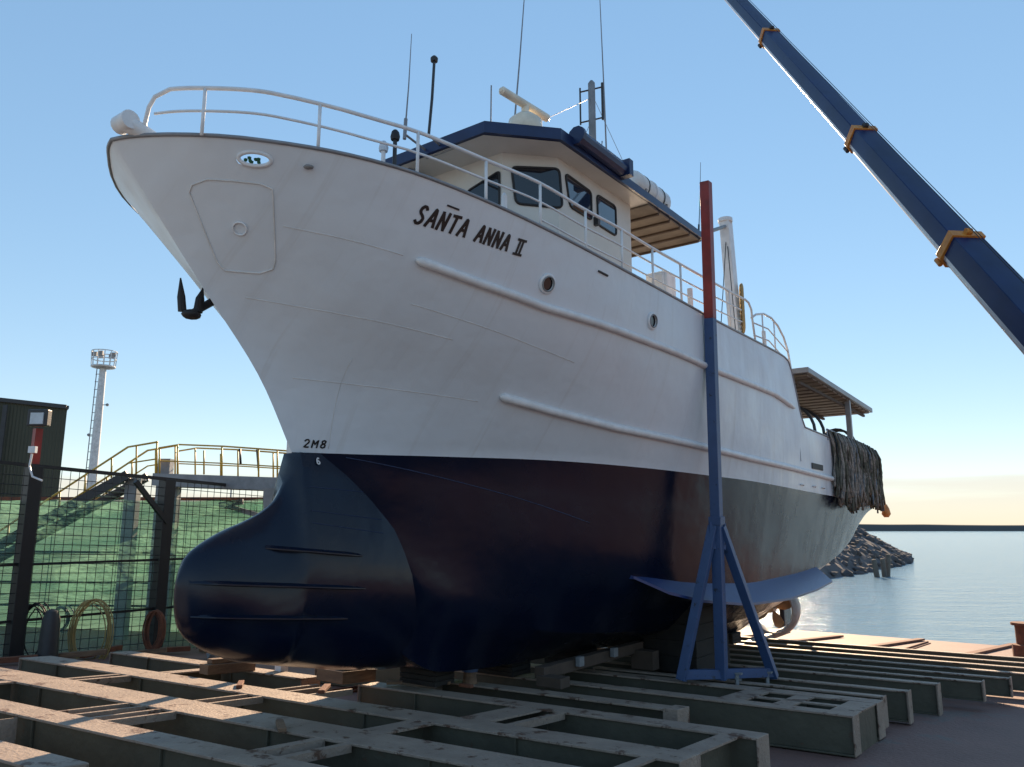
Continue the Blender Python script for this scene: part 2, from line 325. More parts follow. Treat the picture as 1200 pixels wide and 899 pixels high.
# ================================================================== SHIP
ship = thing('fishing_vessel', G(0, 0, .3), 'white and navy steel fishing ship with a bulbous bow propped up on the slipway', 'fishing vessel')
def pch(tab, s, c):
    n = len(tab)
    if s <= tab[0][0]: return tab[0][c]
    if s >= tab[-1][0]: return tab[-1][c]
    i = 0
    while tab[i + 1][0] < s: i += 1
    def sl_(k): return (tab[k + 1][c] - tab[k][c]) / max(1e-6, tab[k + 1][0] - tab[k][0])
    d = sl_(i); a = d if i == 0 else (0 if sl_(i - 1) * d <= 0 else 2 * sl_(i - 1) * d / (sl_(i - 1) + d))
    b = d if i >= n - 2 else (0 if sl_(i + 1) * d <= 0 else 2 * sl_(i + 1) * d / (sl_(i + 1) + d))
    h = tab[i + 1][0] - tab[i][0]; t = (s - tab[i][0]) / h
    return (2 * t**3 - 3 * t**2 + 1) * tab[i][c] + (t**3 - 2 * t**2 + t) * h * a + (-2 * t**3 + 3 * t**2) * tab[i + 1][c] + (t**3 - t**2) * h * b
TOP = [(-2.87, 0, 7.04), (-2.82, .17, 7.04), (-2.68, .45, 7.04), (-2.4, .92, 7.02), (-2, 1.4, 7.0), (-1, 2.15, 6.97), (0, 2.62, 6.91), (2, 3.12, 6.74), (4, 3.37, 6.6), (7, 3.45, 6.56), (12.2, 3.45, 6.64), (12.75, 3.45, 6.58), (13.9, 3.45, 4.98), (20, 3.4, 4.92), (24, 3.15, 4.9)]
AA = [(-1.6, 0, 5.6), (-1.5, .1, 5.6), (-1.3, .32, 5.6), (-1, .66, 5.6), (0, 1.65, 5.58), (1, 2.2, 5.55), (2, 2.6, 5.52), (4, 3.1, 5.48), (7, 3.4, 5.45), (12, 3.45, 5.42), (13.2, 3.45, 5.0), (14, 3.45, 4.7), (20, 3.4, 4.65), (24, 3.15, 4.65)]
BB = [(-.6, 0, 4.5), (-.3, .2, 4.5), (0, .44, 4.5), (1, 1.15, 4.48), (2, 1.7, 4.45), (4, 2.45, 4.4), (6, 2.95, 4.3), (9, 3.3, 4.2), (13, 3.42, 4.1), (20, 3.38, 4.0), (24, 3.12, 4.0)]
PT = [(.05, 0, 3.45), (1, .5, 3.46), (2, .98, 3.48), (4, 1.85, 3.51), (6, 2.55, 3.48), (8, 3.0, 3.43), (10, 3.22, 3.4), (13, 3.38, 3.32), (18, 3.4, 3.23), (22, 3.25, 3.15), (24, 3.05, 3.11)]
CH = [(.45, 0, 2.9), (1, .25, 2.62), (1.6, .55, 2.36), (2.54, 1.0, 2.1), (3.7, 1.47, 1.88), (4.9, 1.89, 1.66), (6.2, 2.28, 1.48), (8.8, 2.71, 1.22), (11.2, 2.89, 1.13), (16, 2.92, 1.22), (18, 2.9, 1.42), (21, 2.78, 1.95), (24, 2.5, 2.75)]
LO = [(1.25, .05, 1.95), (1.7, .38, 1.65), (2.05, .74, 1.35), (2.6, .98, 1.1), (3.5, 1.15, .85), (5, 1.4, .55), (8, 1.7, .3), (12, 1.9, .1), (16, 1.8, .2), (19, 1.7, .7), (22, 1.6, 1.7), (24, 1.5, 2.4)]
KL = [(1.7, .05, .9), (2.05, .5, .40), (2.6, .62, .15), (4, .6, .02), (8, .4, -.17), (16, .25, -.72), (17.2, .25, -.75), (18.2, .2, .1), (20, .15, 1.0), (24, .1, 2.3)]
CUR = [TOP, AA, BB, PT, CH, LO, KL]
US = sorted(set([-2.87, -2.86, -2.84, -2.8, -2.74, -2.66, -2.55, -2.4, -2.2, -2.0, -1.8, -1.6, -1.4, -1.2] + [-1 + .25 * i for i in range(29)] + [6 + .5 * i for i in range(37)] + [12.2, 12.45, 12.75, 13.0, 13.3, 13.6, 13.9, 14.2]))
def scol(k, u):
    s0 = CUR[k][0][0]
    return u + (s0 + 2.87) * max(0., 1 - (u + 2.87) / 12.0) ** 2
def cpt(k, u): s_ = scol(k, u); return Vector((s_, pch(CUR[k], s_, 1), pch(CUR[k], s_, 2)))
def cat(p0, p1, p2, p3, t):
    return .5 * ((2 * p1) + (-p0 + p2) * t + (2 * p0 - 5 * p1 + 4 * p2 - p3) * t * t + (-p0 + 3 * p1 - 3 * p2 + p3) * t**3)
def column(u):
    P = [cpt(k, u) for k in range(7)]; out = []; tagr = []
    up = [P[0] + (P[0] - P[1]) * .6] + P[:4] + [P[3] + (P[3] - P[2]) * .8]
    for k in range(3):
        for j in range(5): out.append(cat(up[k], up[k + 1], up[k + 2], up[k + 3], j / 5)); tagr.append(0)
    for k in (3, 4, 5):
        for j in range(3): out.append(P[k].lerp(P[k + 1], j / 3)); tagr.append(1)
    out.append(P[6]); out.append(Vector((P[6].x, 0, P[6].z))); tagr += [1, 1]
    return out, tagr
cols = [column(u)[0] for u in US]; TG = column(0)[1]
def hw(s_, z_):
    "half breadth of the hull at (s, z), from the built surface"
    best = None
    for i in range(len(cols) - 1):
        for j in range(15):
            a, b, c, d = cols[i][j], cols[i][j + 1], cols[i + 1][j + 1], cols[i + 1][j]
            if min(a.x, b.x, c.x, d.x) - 1e-6 <= s_ <= max(a.x, b.x, c.x, d.x) + 1e-6 and min(a.z, b.z, c.z, d.z) - 1e-6 <= z_ <= max(a.z, b.z, c.z, d.z) + 1e-6:
                for tri in ((a, b, c), (a, c, d)):
                    (x1, y1), (x2, y2), (x3, y3) = [(t.x, t.z) for t in tri]
                    den = (y2 - y3) * (x1 - x3) + (x3 - x2) * (y1 - y3)
                    if abs(den) < 1e-9: continue
                    l1 = ((y2 - y3) * (s_ - x3) + (x3 - x2) * (z_ - y3)) / den; l2 = ((y3 - y1) * (s_ - x3) + (x1 - x3) * (z_ - y3)) / den; l3 = 1 - l1 - l2
                    if min(l1, l2, l3) > -.02: return l1 * tri[0].y + l2 * tri[1].y + l3 * tri[2].y
    return 0.
def HP(s_, z_, out=0.): # point on the port side, moved out along the local normal
    w0 = hw(s_, z_); ds = (hw(s_ + .12, z_) - hw(s_ - .12, z_)) / .24; dz = (hw(s_, min(z_ + .1, 6.9)) - hw(s_, z_ - .1)) / .2
    n = Vector((-ds, 1, -dz)).normalized(); return G(s_ + n.x * out, w0 + n.y * out, z_ + n.z * out)
b = MB()
for sg in (1, -1):
    b.grid([[G(p.x, p.y * sg, p.z) for p in c] for c in cols], mfn=lambda i, j: TG[j])
# transom
last = cols[-1]
ring = [G(p.x, p.y, p.z) for p in last[:16]]; 
b.poly([G(p.x, p.y, p.z) for p in last[:16]] + [G(p.x, -p.y, p.z) for p in last[:16]][::-1], 0)
b.poly([G(p.x, p.y, p.z) for p in last[15:]] + [G(p.x, -p.y, p.z) for p in last[15:-1]][::-1], 1)
# chain fairlead: an oval opening cut through each bow bulwark
bm = b.bm; bmesh.ops.remove_doubles(bm, verts=bm.verts, dist=.001)
HS, HZ, HL, HH = -1.80, 6.82, .14, .068
def cut(sg):
    for k in range(12):
        a = 2 * math.pi * k / 12
        faces = [f for f in bm.faces if ((f.calc_center_median() - S0).dot(PX) * sg > .3) and abs((f.calc_center_median() - S0).dot(AX) - HS) < .8 and abs(f.calc_center_median().z - HZ) < .8]
        geom = list({v for f in faces for v in f.verts}) + list({e for f in faces for e in f.edges}) + faces
        n = AX * (math.cos(a) * HH / HL) + Z * math.sin(a); n.normalize()
        sx = HL if abs(math.cos(a)) > .01 else 0
        rr_ = 1.0
        p = S0 + AX * (HS + HL * math.cos(a)) + Vector((0, 0, HZ + HH * math.sin(a)))
        bmesh.ops.bisect_plane(bm, geom=geom, plane_co=p, plane_no=n, dist=1e-5)
    kill = []
    for f in bm.faces:
        c = f.calc_center_median(); 
        if (c - S0).dot(PX) * sg > .3:
            ds = ((c - S0).dot(AX) - HS) / HL; dz = (c.z - HZ) / HH
            if ds * ds + dz * dz < 1: kill.append(f)
    bmesh.ops.delete(bm, geom=kill, context='FACES')
cut(1); cut(-1)
hull = b.build('hull', [M['white'], M['navy']], ship, smooth=28, merge=True)
# decks
b = MB()
for (u0, u1, zd) in ((-1.75, 13.4, 6.02), (13.4, 23.97, 4.05)):
    n = 30; rows = []
    for i in range(n + 1):
        s_ = u0 + (u1 - u0) * i / n; ww = max(.02, hw(s_, zd) - .015); rows.append([G(s_, ww, zd), G(s_, 0, zd + .03), G(s_, -ww, zd)])
    b.grid(rows)
b.poly([G(13.4, hw(13.4, 4.9) - .015, 4.05), G(13.4, 3.43, 6.0), G(13.4, -3.43, 6.0), G(13.4, -3.4, 4.05)])
b.build('deck', M['grey'], ship)
# rail cap along bulwark top
for sg in (1, -1):
    b = MB(); b.tube([G(c[0].x, c[0].y * sg, c[0].z + .005) for c in cols], .026, 8)
    o = b.build('bulwark_cap', M['galv'], ship, smooth=True)
# rubbing strakes
def strake(path, r, name='rubbing_strake', m=M['rail']):
    b = MB(); pts = [HP(s_, z_, r * .35) for s_, z_ in path]
    rr = [r * .3] + [r] * (len(pts) - 2) + [r * .3]
    b.tube(pts, rr, 8); return b.build(name, m, ship, smooth=True)
def zi(tab, s_): 
    for i in range(len(tab) - 1):
        if tab[i][0] <= s_ <= tab[i + 1][0]: f = (s_ - tab[i][0]) / (tab[i + 1][0] - tab[i][0]); return tab[i][1] * (1 - f) + tab[i + 1][1] * f
    return tab[-1][1]
T1 = [(.27, 5.97), (1.25, 5.82), (2.5, 5.68), (7.28, 5.51), (11.45, 5.53), (13.3, 5.35)]
T2 = [(2.5, 4.42), (3.44, 4.29), (5.13, 4.11), (7.93, 3.96), (10, 3.88), (17, 3.74), (23.9, 3.7)]
strake([(s_, zi(T1, s_)) for s_ in [.27, .34] + [.6 + .6 * i for i in range(21)] + [13.0]], .066)
strake([(s_, zi(T2, s_)) for s_ in [2.5, 2.57] + [2.9 + .7 * i for i in range(30)] + [23.8]], .072)
# weld seams on the topsides
def seam(path, r=.006, m=M['seam'], n=14):
    b = MB(); pts = []
    for i in range(len(path) - 1):
        for k in range(n):
            f = k / n; pts.append(HP(path[i][0] * (1 - f) + path[i + 1][0] * f, path[i][1] * (1 - f) + path[i + 1][1] * f, .001))
    b.tube(pts, r, 5); b.build('weld_seam', m, ship, smooth=True)
seam([(-1.2, 6.19), (.2, 5.98)]); seam([(-1.1, 5.42), (.04, 5.24), (1.4, 5.07)]); seam([(-.2, 4.47), (2.4, 4.3)]); seam([(.5, 5.45), (3.66, 4.98)])
seam([(.5, 3.52), (.28, 4.86)], .004)
# bottom plating seams
def lowseam(k, f, u0, u1, n=24, r=.008):
    b = MB(); pts = []
    for i in range(n + 1):
        u = u0 + (u1 - u0) * i / n; P = cpt(k, u).lerp(cpt(k + 1, u), f(i / n)); pts.append(G(P.x, P.y + .001, P.z))
    b.tube(pts, r, 5); b.build('weld_seam', M['darkseam'], ship, smooth=True)
lowseam(3, lambda t: .06 + .5 * t, -1.6, 4.5)
# bilge keel / fin
b = MB()
tops = [(6.05, 2.26, 1.53), (6.6, 2.42, 1.45), (7.6, 2.58, 1.34), (9.5, 2.80, 1.23), (12, 2.93, 1.18), (14.3, 2.95, 1.22), (16.0, 2.96, 1.30)]
outs = [(6.1, 2.30, 1.50), (6.7, 2.72, 1.20), (7.6, 3.0, 1.0), (9.5, 3.22, .80), (12, 3.34, .74), (14.3, 3.36, .80), (15.9, 3.36, .92)]
for sg in (1, -1):
    b2 = MB(); rows = []
    for k in range(len(tops)):
        a, c = tops[k], outs[k]; rows.append([G(a[0], (a[1] - .05) * sg, a[2]), G(c[0], c[1] * sg, c[2]), G(c[0], c[1] * sg, c[2] - .05), G(a[0], (a[1] - .12) * sg, a[2] - .08)])
    v = b2.grid(rows); b2.face(v[0]); b2.face(v[-1])
    for i in range(len(v) - 1): b2.face([v[i][3], v[i][0], v[i + 1][0], v[i + 1][3]])
    b2.build('bilge_keel', M['finblue'], ship, smooth=30, merge=True)
# bulbous bow
def it(tab, x):
    if x <= tab[0][0]: return tab[0][1]
    for i in range(len(tab) - 1):
        if x <= tab[i + 1][0]: f = (x - tab[i][0]) / (tab[i + 1][0] - tab[i][0]); return tab[i][1] * (1 - f) + tab[i + 1][1] * f
    return tab[-1][1]
ZT = [(-1.58, 1.72), (-1.5, 1.98), (-1.38, 2.12), (-1.15, 2.26), (-.95, 2.36), (-.7, 2.45), (-.42, 2.58), (-.22, 2.72), (-.08, 2.92), (.0, 3.15), (.05, 3.44), (4, 3.44)]
ZB = [(-1.58, 1.50), (-1.5, 1.18), (-1.38, 1.02), (-1.1, .84), (-.7, .68), (0, .53), (1, .34), (2, .2), (4, .1)]
WB = [(-1.58, .03), (-1.5, .17), (-1.38, .27), (-1.1, .38), (-.7, .46), (0, .54), (1, .62), (2, .69), (3, .72), (4, .6)]
PR = [(0, 0), (.02, .35), (.06, .56), (.14, .76), (.25, .90), (.34, .97), (.42, 1), (.46, .99), (.57, .92), (.68, .82), (.8, .68), (.9, .53), (1, .34)]
stn = [-1.58, -1.56, -1.53, -1.48, -1.4, -1.3, -1.18, -1.05, -.9, -.75, -.6, -.45, -.3, -.2, -.12, -.05, 0, .03, .06, .2, .4, .6, .8, 1, 1.2, 1.4, 1.6, 1.8, 2, 2.3, 2.7, 3.2, 4]
def bulbw(s_, z_):
    zt, zb, wb = it(ZT, s_), it(ZB, s_), it(WB, s_); u = min(1, max(0, (z_ - zb) / (zt - zb)))
    k = min(1, max(0, (s_ + 1.3) / 1.25)); k = k * k * (3 - 2 * k)
    el = math.sqrt(max(0, 1 - (2 * u - 1) ** 2)); pr = it(PR, u) if s_ > -.05 else it(PR[:-1] + [(1, .0)], u)
    if s_ <= -.05: pr = it([(0, 0), (.03, .42), (.08, .68), (.16, .88), (.3, 1), (.45, .97), (.6, .86), (.75, .68), (.88, .45), (.96, .25), (1, 0.06)], u)
    return wb * (el * (1 - k) + pr * k)
b = MB(); rows = []; NU = 30
for s_ in stn:
    zt, zb = it(ZT, s_), it(ZB, s_); r_ = []
    for j in range(NU + 1):
        u = .5 - .5 * math.cos(math.pi * j / NU); z_ = zb + (zt - zb) * u; r_.append(G(s_, bulbw(s_, z_), z_))
    for j in range(NU + 1):
        u = .5 + .5 * math.cos(math.pi * j / NU); z_ = zb + (zt - zb) * u; r_.append(G(s_, -bulbw(s_, z_), z_))
    rows.append(r_)
v = b.grid(rows); b.face(v[0]); b.build('bulbous_bow', M['navy'], ship, smooth=45, merge=True)
for (a, c) in (((-.55, 2.12), (.95, 1.98)), ((-1.5, 1.72), (1.0, 1.52)), ((-1.46, 1.32), (.75, 1.12))):
    b = MB(); top = []; n = 18; rows = []
    for i in range(n + 1):
        f = i / n; s_ = a[0] + (c[0] - a[0]) * f; z_ = a[1] + (c[1] - a[1]) * f; w_ = bulbw(s_, z_); e = .075 * min(1, 6 * f, 6 * (1 - f)) + .004
        rows.append([G(s_, w_ - .03, z_ + .05), G(s_, w_ + e, z_ + .004), G(s_, w_ + e, z_ - .012), G(s_, w_ - .03, z_ - .03)])
    b.grid(rows); b.build('flow_strake', M['navy'], ship, smooth=40)
for (z0, z1) in ((2.95, 2.9), (2.62, 2.5), (2.45, 2.3)):
    b = MB(); b.tube([G(.1 + i * .08, bulbw(.1 + i * .08, z0 + (z1 - z0) * i / 16) + .001, z0 + (z1 - z0) * i / 16) for i in range(17)], .005, 5); b.build('weld_seam', M['darkseam'], ship)
# anchor pocket outline on the bow with round boss
b = MB()
def onhull(pts, r, closed=True, n=5, name='pocket_frame', m=M['seam'], out=.004):
    b = MB(); P = []
    k = len(pts)
    for i in range(k if closed else k - 1):
        a, c = pts[i], pts[(i + 1) % k]
        for j in range(n): f = j / n; P.append(HP(a[0] * (1 - f) + c[0] * f, a[1] * (1 - f) + c[1] * f, out))
    if not closed: P.append(HP(*pts[-1], out))
    b.tube(P, r, 6, closed=closed); return b.build(name, m, ship, smooth=True)
onhull([(-2.13, 6.57), (-2.05, 6.62), (-1.62, 6.59), (-1.5, 6.55), (-1.44, 6.46), (-1.06, 5.83), (-1.03, 5.74), (-1.12, 5.69), (-1.42, 5.71), (-1.52, 5.79), (-2.11, 6.5)], .010)
def ring(s_, z_, r, t, name, m, sx=1., out=.012, n=24):
    c = HP(s_, z_, out); e = HP(s_ + .1, z_, out) - c; e.normalize(); nrm = HP(s_, z_, out + .1) - c; nrm.normalize(); f = nrm.cross(e)
    if f.z < 0: f = -f
    b = MB(); b.tube([c + e * r * sx * math.cos(2 * math.pi * k / n) + f * r * math.sin(2 * math.pi * k / n) for k in range(n)], t, 7, closed=True)
    return b.build(name, m, ship, smooth=True), c, e, f, nrm
ring(-1.54, 6.15, .085, .012, 'boss_ring', M['rail'])
ring(HS, HZ, .084, .026, 'fairlead_rim', M['rail'], sx=2.3, out=.0)
for s_, z_, r in ((2.31, 6.01, .13), (5.04, 5.96, .13)):
    o, c, e, f, nrm = ring(s_, z_, r, .028, 'porthole', M['rail'])
    b = MB(); cen = c + nrm * .0; b.poly([cen + (e * math.cos(2 * math.pi * k / 20) + f * math.sin(2 * math.pi * k / 20)) * r for k in range(20)])
    p = b.build('pane', M['glass'], o); 
    b = MB(); b.tube([c + nrm * .03 + (e * math.cos(2 * math.pi * k / 20) + f * math.sin(2 * math.pi * k / 20)) * r * .86 for k in range(20)], .012, 6, closed=True); b.build('clamp_ring', M['grey'], o, smooth=True)
# deck-edge lug, cooling slot, scuppers
b = MB(); c = HP(-1.31, 6.80, .03); b.blob(c, .05, 5, .03, 2, (1.3, 1, .55)); b.build('fairlead_lug', M['grey'], ship, smooth=True)
b = MB(); b.prism([HP(14.4, 4.08, .004), HP(15.5, 4.08, .004), HP(15.5, 3.93, .004), HP(14.4, 3.93, .004)], PX * .02); b.build('freeing_port', M['black'], ship)
for s_ in (13.3, 14.4, 15.3):
    b = MB(); b.tube([HP(s_ + k * .05, 3.45 + .012 * math.sin(k / 6 * math.pi), .01 + .04 * math.sin(k / 6 * math.pi)) for k in range(7)], .02, 6); b.build('scupper_lip', M['rail'], ship, smooth=True)
b = MB(); b.tube([HP(3.3, 6.42, .01), HP(3.55, 6.40, .01)], .018, 6); b.build('drain_lip', M['dark'], ship)

# ---- lettering painted on the plates (strokes laid on the hull surface)
GL = {
 'S': [[(.78, .86), (.62, .98), (.36, 1), (.16, .88), (.12, .72), (.3, .58), (.6, .46), (.8, .32), (.78, .14), (.56, .01), (.28, 0), (.06, .12)]],
 'A': [[(0, 0), (.46, 1), (.54, 1), (.95, 0)], [(.2, .34), (.78, .34)]],
 'N': [[(.05, 0), (.05, 1)], [(.05, 1), (.85, 0)], [(.85, 0), (.85, 1)]],
 'T': [[(0, 1), (.95, 1)], [(.47, 1), (.47, 0)]],
 'W': [[(.0, 1), (.9, 1)], [(.27, 1), (.27, 0)], [(.63, 1), (.63, 0)], [(.0, 0), (.9, 0)]],
 'M': [[(.05, 0), (.05, 1), (.45, .4), (.88, 1), (.88, 0)]],
 '2': [[(.08, .8), (.25, .97), (.55, 1), (.78, .84), (.75, .62), (.1, 0), (.85, 0)]],
 '8': [[(.45, .54), (.18, .66), (.16, .88), (.45, 1), (.74, .88), (.72, .66), (.45, .54), (.12, .38), (.12, .12), (.45, 0), (.78, .12), (.78, .38), (.45, .54)]],
 '6': [[(.72, .92), (.5, 1), (.22, .8), (.1, .4), (.16, .1), (.45, 0), (.76, .12), (.78, .36), (.5, .54), (.2, .42)]],
}
def surf_bulb(s_, z_, o):
    return G(s_, hw(s_, z_) + o, z_)
def write(word, o, e, h, wch, gap, th, m, name, shear=.10, surf=HP):
    "o, e: (s, z) of the baseline start and end direction; letters keep the plate's curve"
    dx, dz = e; x = 0; surf0 = surf
    for ch in word:
        if ch == ' ': x += wch * .75; continue
        b = MB(); cw = wch
        zb0 = o[1] + dz * x; c00, c10, c01, c11 = [surf0(o[0] + dx * (x + i_ * cw), zb0 + j_ * h, .009) for i_, j_ in ((0, 0), (1, 0), (0, 1), (1, 1))]
        xs_ = x
        def surf(s_, z_, o_):
            u_ = ((s_ - o[0]) / dx - xs_) / cw; v_ = (z_ - (o[1] + dz * (s_ - o[0]) / dx)) / h
            return (c00 * (1 - u_) + c10 * u_) * (1 - v_) + (c01 * (1 - u_) + c11 * u_) * v_
        for st in GL[ch]:
            pts = []
            for i in range(len(st) - 1):
                for k in range(5): f = k / 5; pts.append((st[i][0] * (1 - f) + st[i + 1][0] * f, st[i][1] * (1 - f) + st[i + 1][1] * f))
            pts.append(st[-1])
            P = []
            for (a, c) in pts:
                X = x + a * cw + c * h * shear; Y = c * h
                P.append(surf(o[0] + dx * X, o[1] + dz * X + Y, .004))
            nrm = (c10 - c00).cross(c01 - c00).normalized()
            if nrm.dot(PX) < 0: nrm = -nrm
            # ribbon with flat ends
            L = []; Rr = []
            for i, p in enumerate(P):
                d = (P[min(i + 1, len(P) - 1)] - P[max(i - 1, 0)]).normalized(); sdv = d.cross(nrm).normalized() * th / 2
                ext = d * th * .35 * (-1 if i == 0 else (1 if i == len(P) - 1 else 0))
                L.append(p + sdv + ext); Rr.append(p - sdv + ext)
            rows = [L, Rr, [q - nrm * .003 for q in Rr], [q - nrm * .003 for q in L]]
            rows = list(zip(*rows)); v = b.grid([list(r) + [r[0]] for r in rows])
        b.build(name, m, ship); x += cw + gap
write('SANTA', (.03, 6.385), (1, -.06), .205, .108, .045, .042, M['ink'], 'name_letter')
write('ANNA', (.91, 6.33), (1, -.06), .20, .100, .042, .042, M['ink'], 'name_letter')
write('W', (1.56, 6.29), (1, -.06), .20, .15, .03, .036, M['ink'], 'name_letter')
b = MB(); P = [HP(.36 + .03 * k, 6.665 - .003 * k, .006) for k in range(7)]; b.tube(P, .013, 6); b.build('name_accent', M['ink'], ship)
write('2M8', (.17, 3.53), (1, -.02), .105, .075, .03, .022, M['ink'], 'draft_mark', .0, surf_bulb)
b6 = (.33, 3.30)

# ---- railings
RT = [(-2.75, .0, 7.56), (-2.74, .35, 7.57), (-2.67, .61, 7.58), (-2.35, 1.09, 7.6), (-1.85, 1.6, 7.61), (-1.29, 1.92, 7.61), (-.66, 2.25, 7.58), (-.12, 2.5, 7.56), (.98, 2.79, 7.52), (1.98, 3.04, 7.48), (3.07, 3.18, 7.40), (4.06, 3.3, 7.36), (5.2, 3.32, 7.37), (6.39, 3.34, 7.40), (8.04, 3.34, 7.47), (10.0, 3.34, 7.57)]
def rz(s_, c): return pch([(a, b_, z_) for a, b_, z_ in RT], s_, c)
for sg in (1, -1):
    b = MB(); path = [G(s_, rz(s_, 1) * sg, rz(s_, 2)) for s_ in ([-2.6 + .04 * i for i in range(19)] if sg > 0 else []) + [-1.8 + .25 * i for i in range(48)]]
    if sg == 1: path = [G(-2.66, .38, 7.04), G(-2.70, .42, 7.2), G(-2.71, .50, 7.38), G(-2.69, .58, 7.5)] + path
    b.tube(path[:-1] if 0 else path, .026, 8); rl = b.build('top_rail', M['rail'], ship, smooth=True)
    b = MB(); b.tube([G(s_, rz(s_, 1) * sg, rz(s_, 2) - .30) for s_ in ([-2.68 + .04 * i for i in range(22)] if sg > 0 else []) + [-1.75 + .25 * i for i in range(47)]], .017, 6); b.build('mid_rail', M['rail'], ship, smooth=True)
    b = MB(); b.tube([G(s_, rz(s_, 1) * sg, rz(s_, 2) - .58) for s_ in [2.0 + .25 * i for i in range(32)]], .015, 6); b.build('lower_rail', M['rail'], ship, smooth=True)
    for s_ in ((-2.35,) if sg > 0 else ()) + (-1.29, -.12, .98, 1.98, 3.07, 4.06, 5.2, 6.39, 7.7, 9.0):
        b = MB(); ww = rz(s_, 1) * sg; b.tube([G(s_, ww, max(6.0, pch(TOP, s_, 2) - .03)), G(s_, ww, rz(s_, 2))], .022, 8); b.build('stanchion', M['rail'], ship, smooth=True)
b = MB(); b.tube([G(1.45, 2.76, 6.7), G(1.45, 2.76, 7.15)], .045, 10); b.tube([G(1.45, 2.76, 7.15), G(1.45, 2.76, 7.2)], [.045, .02], 10); b.build('bulwark_bollard', M['rail'], ship, smooth=30)
# curved rails where the upper deck ends
for sg in (1, -1):
    b = MB(); w_ = 3.35 * sg
    b.tube([G(10.0, w_, 7.57), G(10.25, w_, 7.55), G(10.42, w_, 7.42), G(10.45, w_, 7.2), G(10.6, w_, 6.6)], .026, 8); b.build('top_rail_end', M['rail'], ship, smooth=True)
    hoop = [G(10.4, w_, 7.22), G(10.75, w_, 7.38), G(11.3, w_, 7.52), G(11.9, w_, 7.55), (G(12.4, w_, 7.46)), G(12.85, w_, 7.25), G(13.15, w_, 6.95), G(13.32, w_, 6.5), G(13.42, w_, 5.9), G(13.5, w_, 5.3)]
    b = MB(); b.tube(hoop, .028, 8); b.build('ladder_hoop', M['rail'], ship, smooth=True)
    for dz in (.3, .6):
        b = MB(); b.tube([G(10.5, w_, 7.42 - dz + .0), G(11.6, w_, 7.5 - dz), G(13.15 + .1 * dz, w_, 7.2 - dz)], .018, 6); b.build('mid_rail', M['rail'], ship, smooth=True)
    for s_, zt in ((11.2, 7.5), (12.1, 7.52)):
        b = MB(); b.tube([G(s_, w_, 6.6), G(s_, w_, zt)], .02, 6); b.build('stanchion', M['rail'], ship, smooth=True)
    b = MB(); b.tube([G(11.6, w_ * .97, 6.6), G(11.55, w_ * .97, 7.15)], .05, 8); b.build('bulwark_bollard', M['rail'], ship, smooth=30)
b = MB(); b.tube([G(7.15, 3.2, 6.4), G(7.15, 3.2, 7.12)], .055, 10); b.build('bulwark_bollard', M['rail'], ship, smooth=30)

# ---- wheelhouse
WP = [(2.75, 1.75), (3.5, 2.4), (6.2, 2.4), (6.2, -2.4), (3.5, -2.4), (2.75, -1.75)]
def zr(s_): return 8.70 + .028 * (s_ - 3)
b = MB(); n = len(WP); lo = [b.bm.verts.new(G(s_, w_, 6.0)) for s_, w_ in WP]; hi = [b.bm.verts.new(G(s_, w_, zr(s_) + .03)) for s_, w_ in WP]
for i in range(n): b.face([lo[i], lo[(i + 1) % n], hi[(i + 1) % n], hi[i]])
b.face(hi); wh = b.build('wheelhouse', M['cream'], ship)
def window(p, q, z0, z1, skew0, skew1, m, name='window', r=.1, fr=.022, z0b=None, z1b=None):
    "window between plan points p and q ((s, w)); rounded corners; rubber frame and pane"
    P, Q = Vector((*p, 0)), Vector((*q, 0)); d = (Q - P); L = d.length; d.normalize(); nrm = Vector((-d.y, d.x, 0))
    mid = (P + Q) / 2
    if nrm.dot(mid - Vector((4.5, 0, 0))) < 0: nrm = -nrm
    z0b = z0 if z0b is None else z0b; z1b = z1 if z1b is None else z1b
    corners = [(skew0, z0), (L - skew1, z0b), (L, z1b), (0, z1)]
    pts = []
    for i in range(4):
        c = Vector(corners[i]); a = Vector(corners[i - 1]); e = Vector(corners[(i + 1) % 4]); u = (a - c).normalized() * r; v_ = (e - c).normalized() * r
        for k in range(6): t = k / 5; pts.append(c + u * (1 - t) ** 2 + v_ * t ** 2)
    def W3(x, z_, o): q_ = P + d * x + nrm * o; return G(q_.x, q_.y, z_)
    b = MB(); b.tube([W3(x, z_, .012) for x, z_ in pts], fr, 6, closed=True); o = b.build(name, M['black'], wh, smooth=True)
    b = MB(); b.poly([W3(x, z_, .01) for x, z_ in pts]); b.build('pane', m, o)
    return o
# front, port chamfer and two side windows (their mirror twins to starboard)
def lerp2(a, c, f): return (a[0] + (c[0] - a[0]) * f, a[1] + (c[1] - a[1]) * f)
A_, B_ = (2.75, 1.75), (3.5, 2.4)
for sg in (1, -1):
    f_ = lambda p: (p[0], p[1] * sg)
    window(f_((2.75, 1.0)), f_((2.75, 1.70)), 8.0, 8.18, 0, 0, M['glass'], z0b=7.72, z1b=8.36, r=.07)
    window(f_(lerp2(A_, B_, .16)), f_(lerp2(A_, B_, 1.02)), 7.78, 8.44, .08, -.05, M['glass'], z1b=8.5)
    window(f_((3.72, 2.4)), f_((4.62, 2.4)), 7.93, 8.5, .14, .0, M['glassblue'], z1b=8.48)
    window(f_((4.83, 2.4)), f_((5.56, 2.4)), 7.92, 8.51, .03, .0, M['glassblue'], z1b=8.53)
window((2.75, -.55), (2.75, .55), 7.75, 8.36, 0, 0, M['glass'])
b = MB(); b.poly([G(6.204, w_, z_) for w_, z_ in ((1.2, 6.1), (2.0, 6.1), (2.0, 7.95), (1.2, 7.95))]); b.build('door', M['rail'], wh)
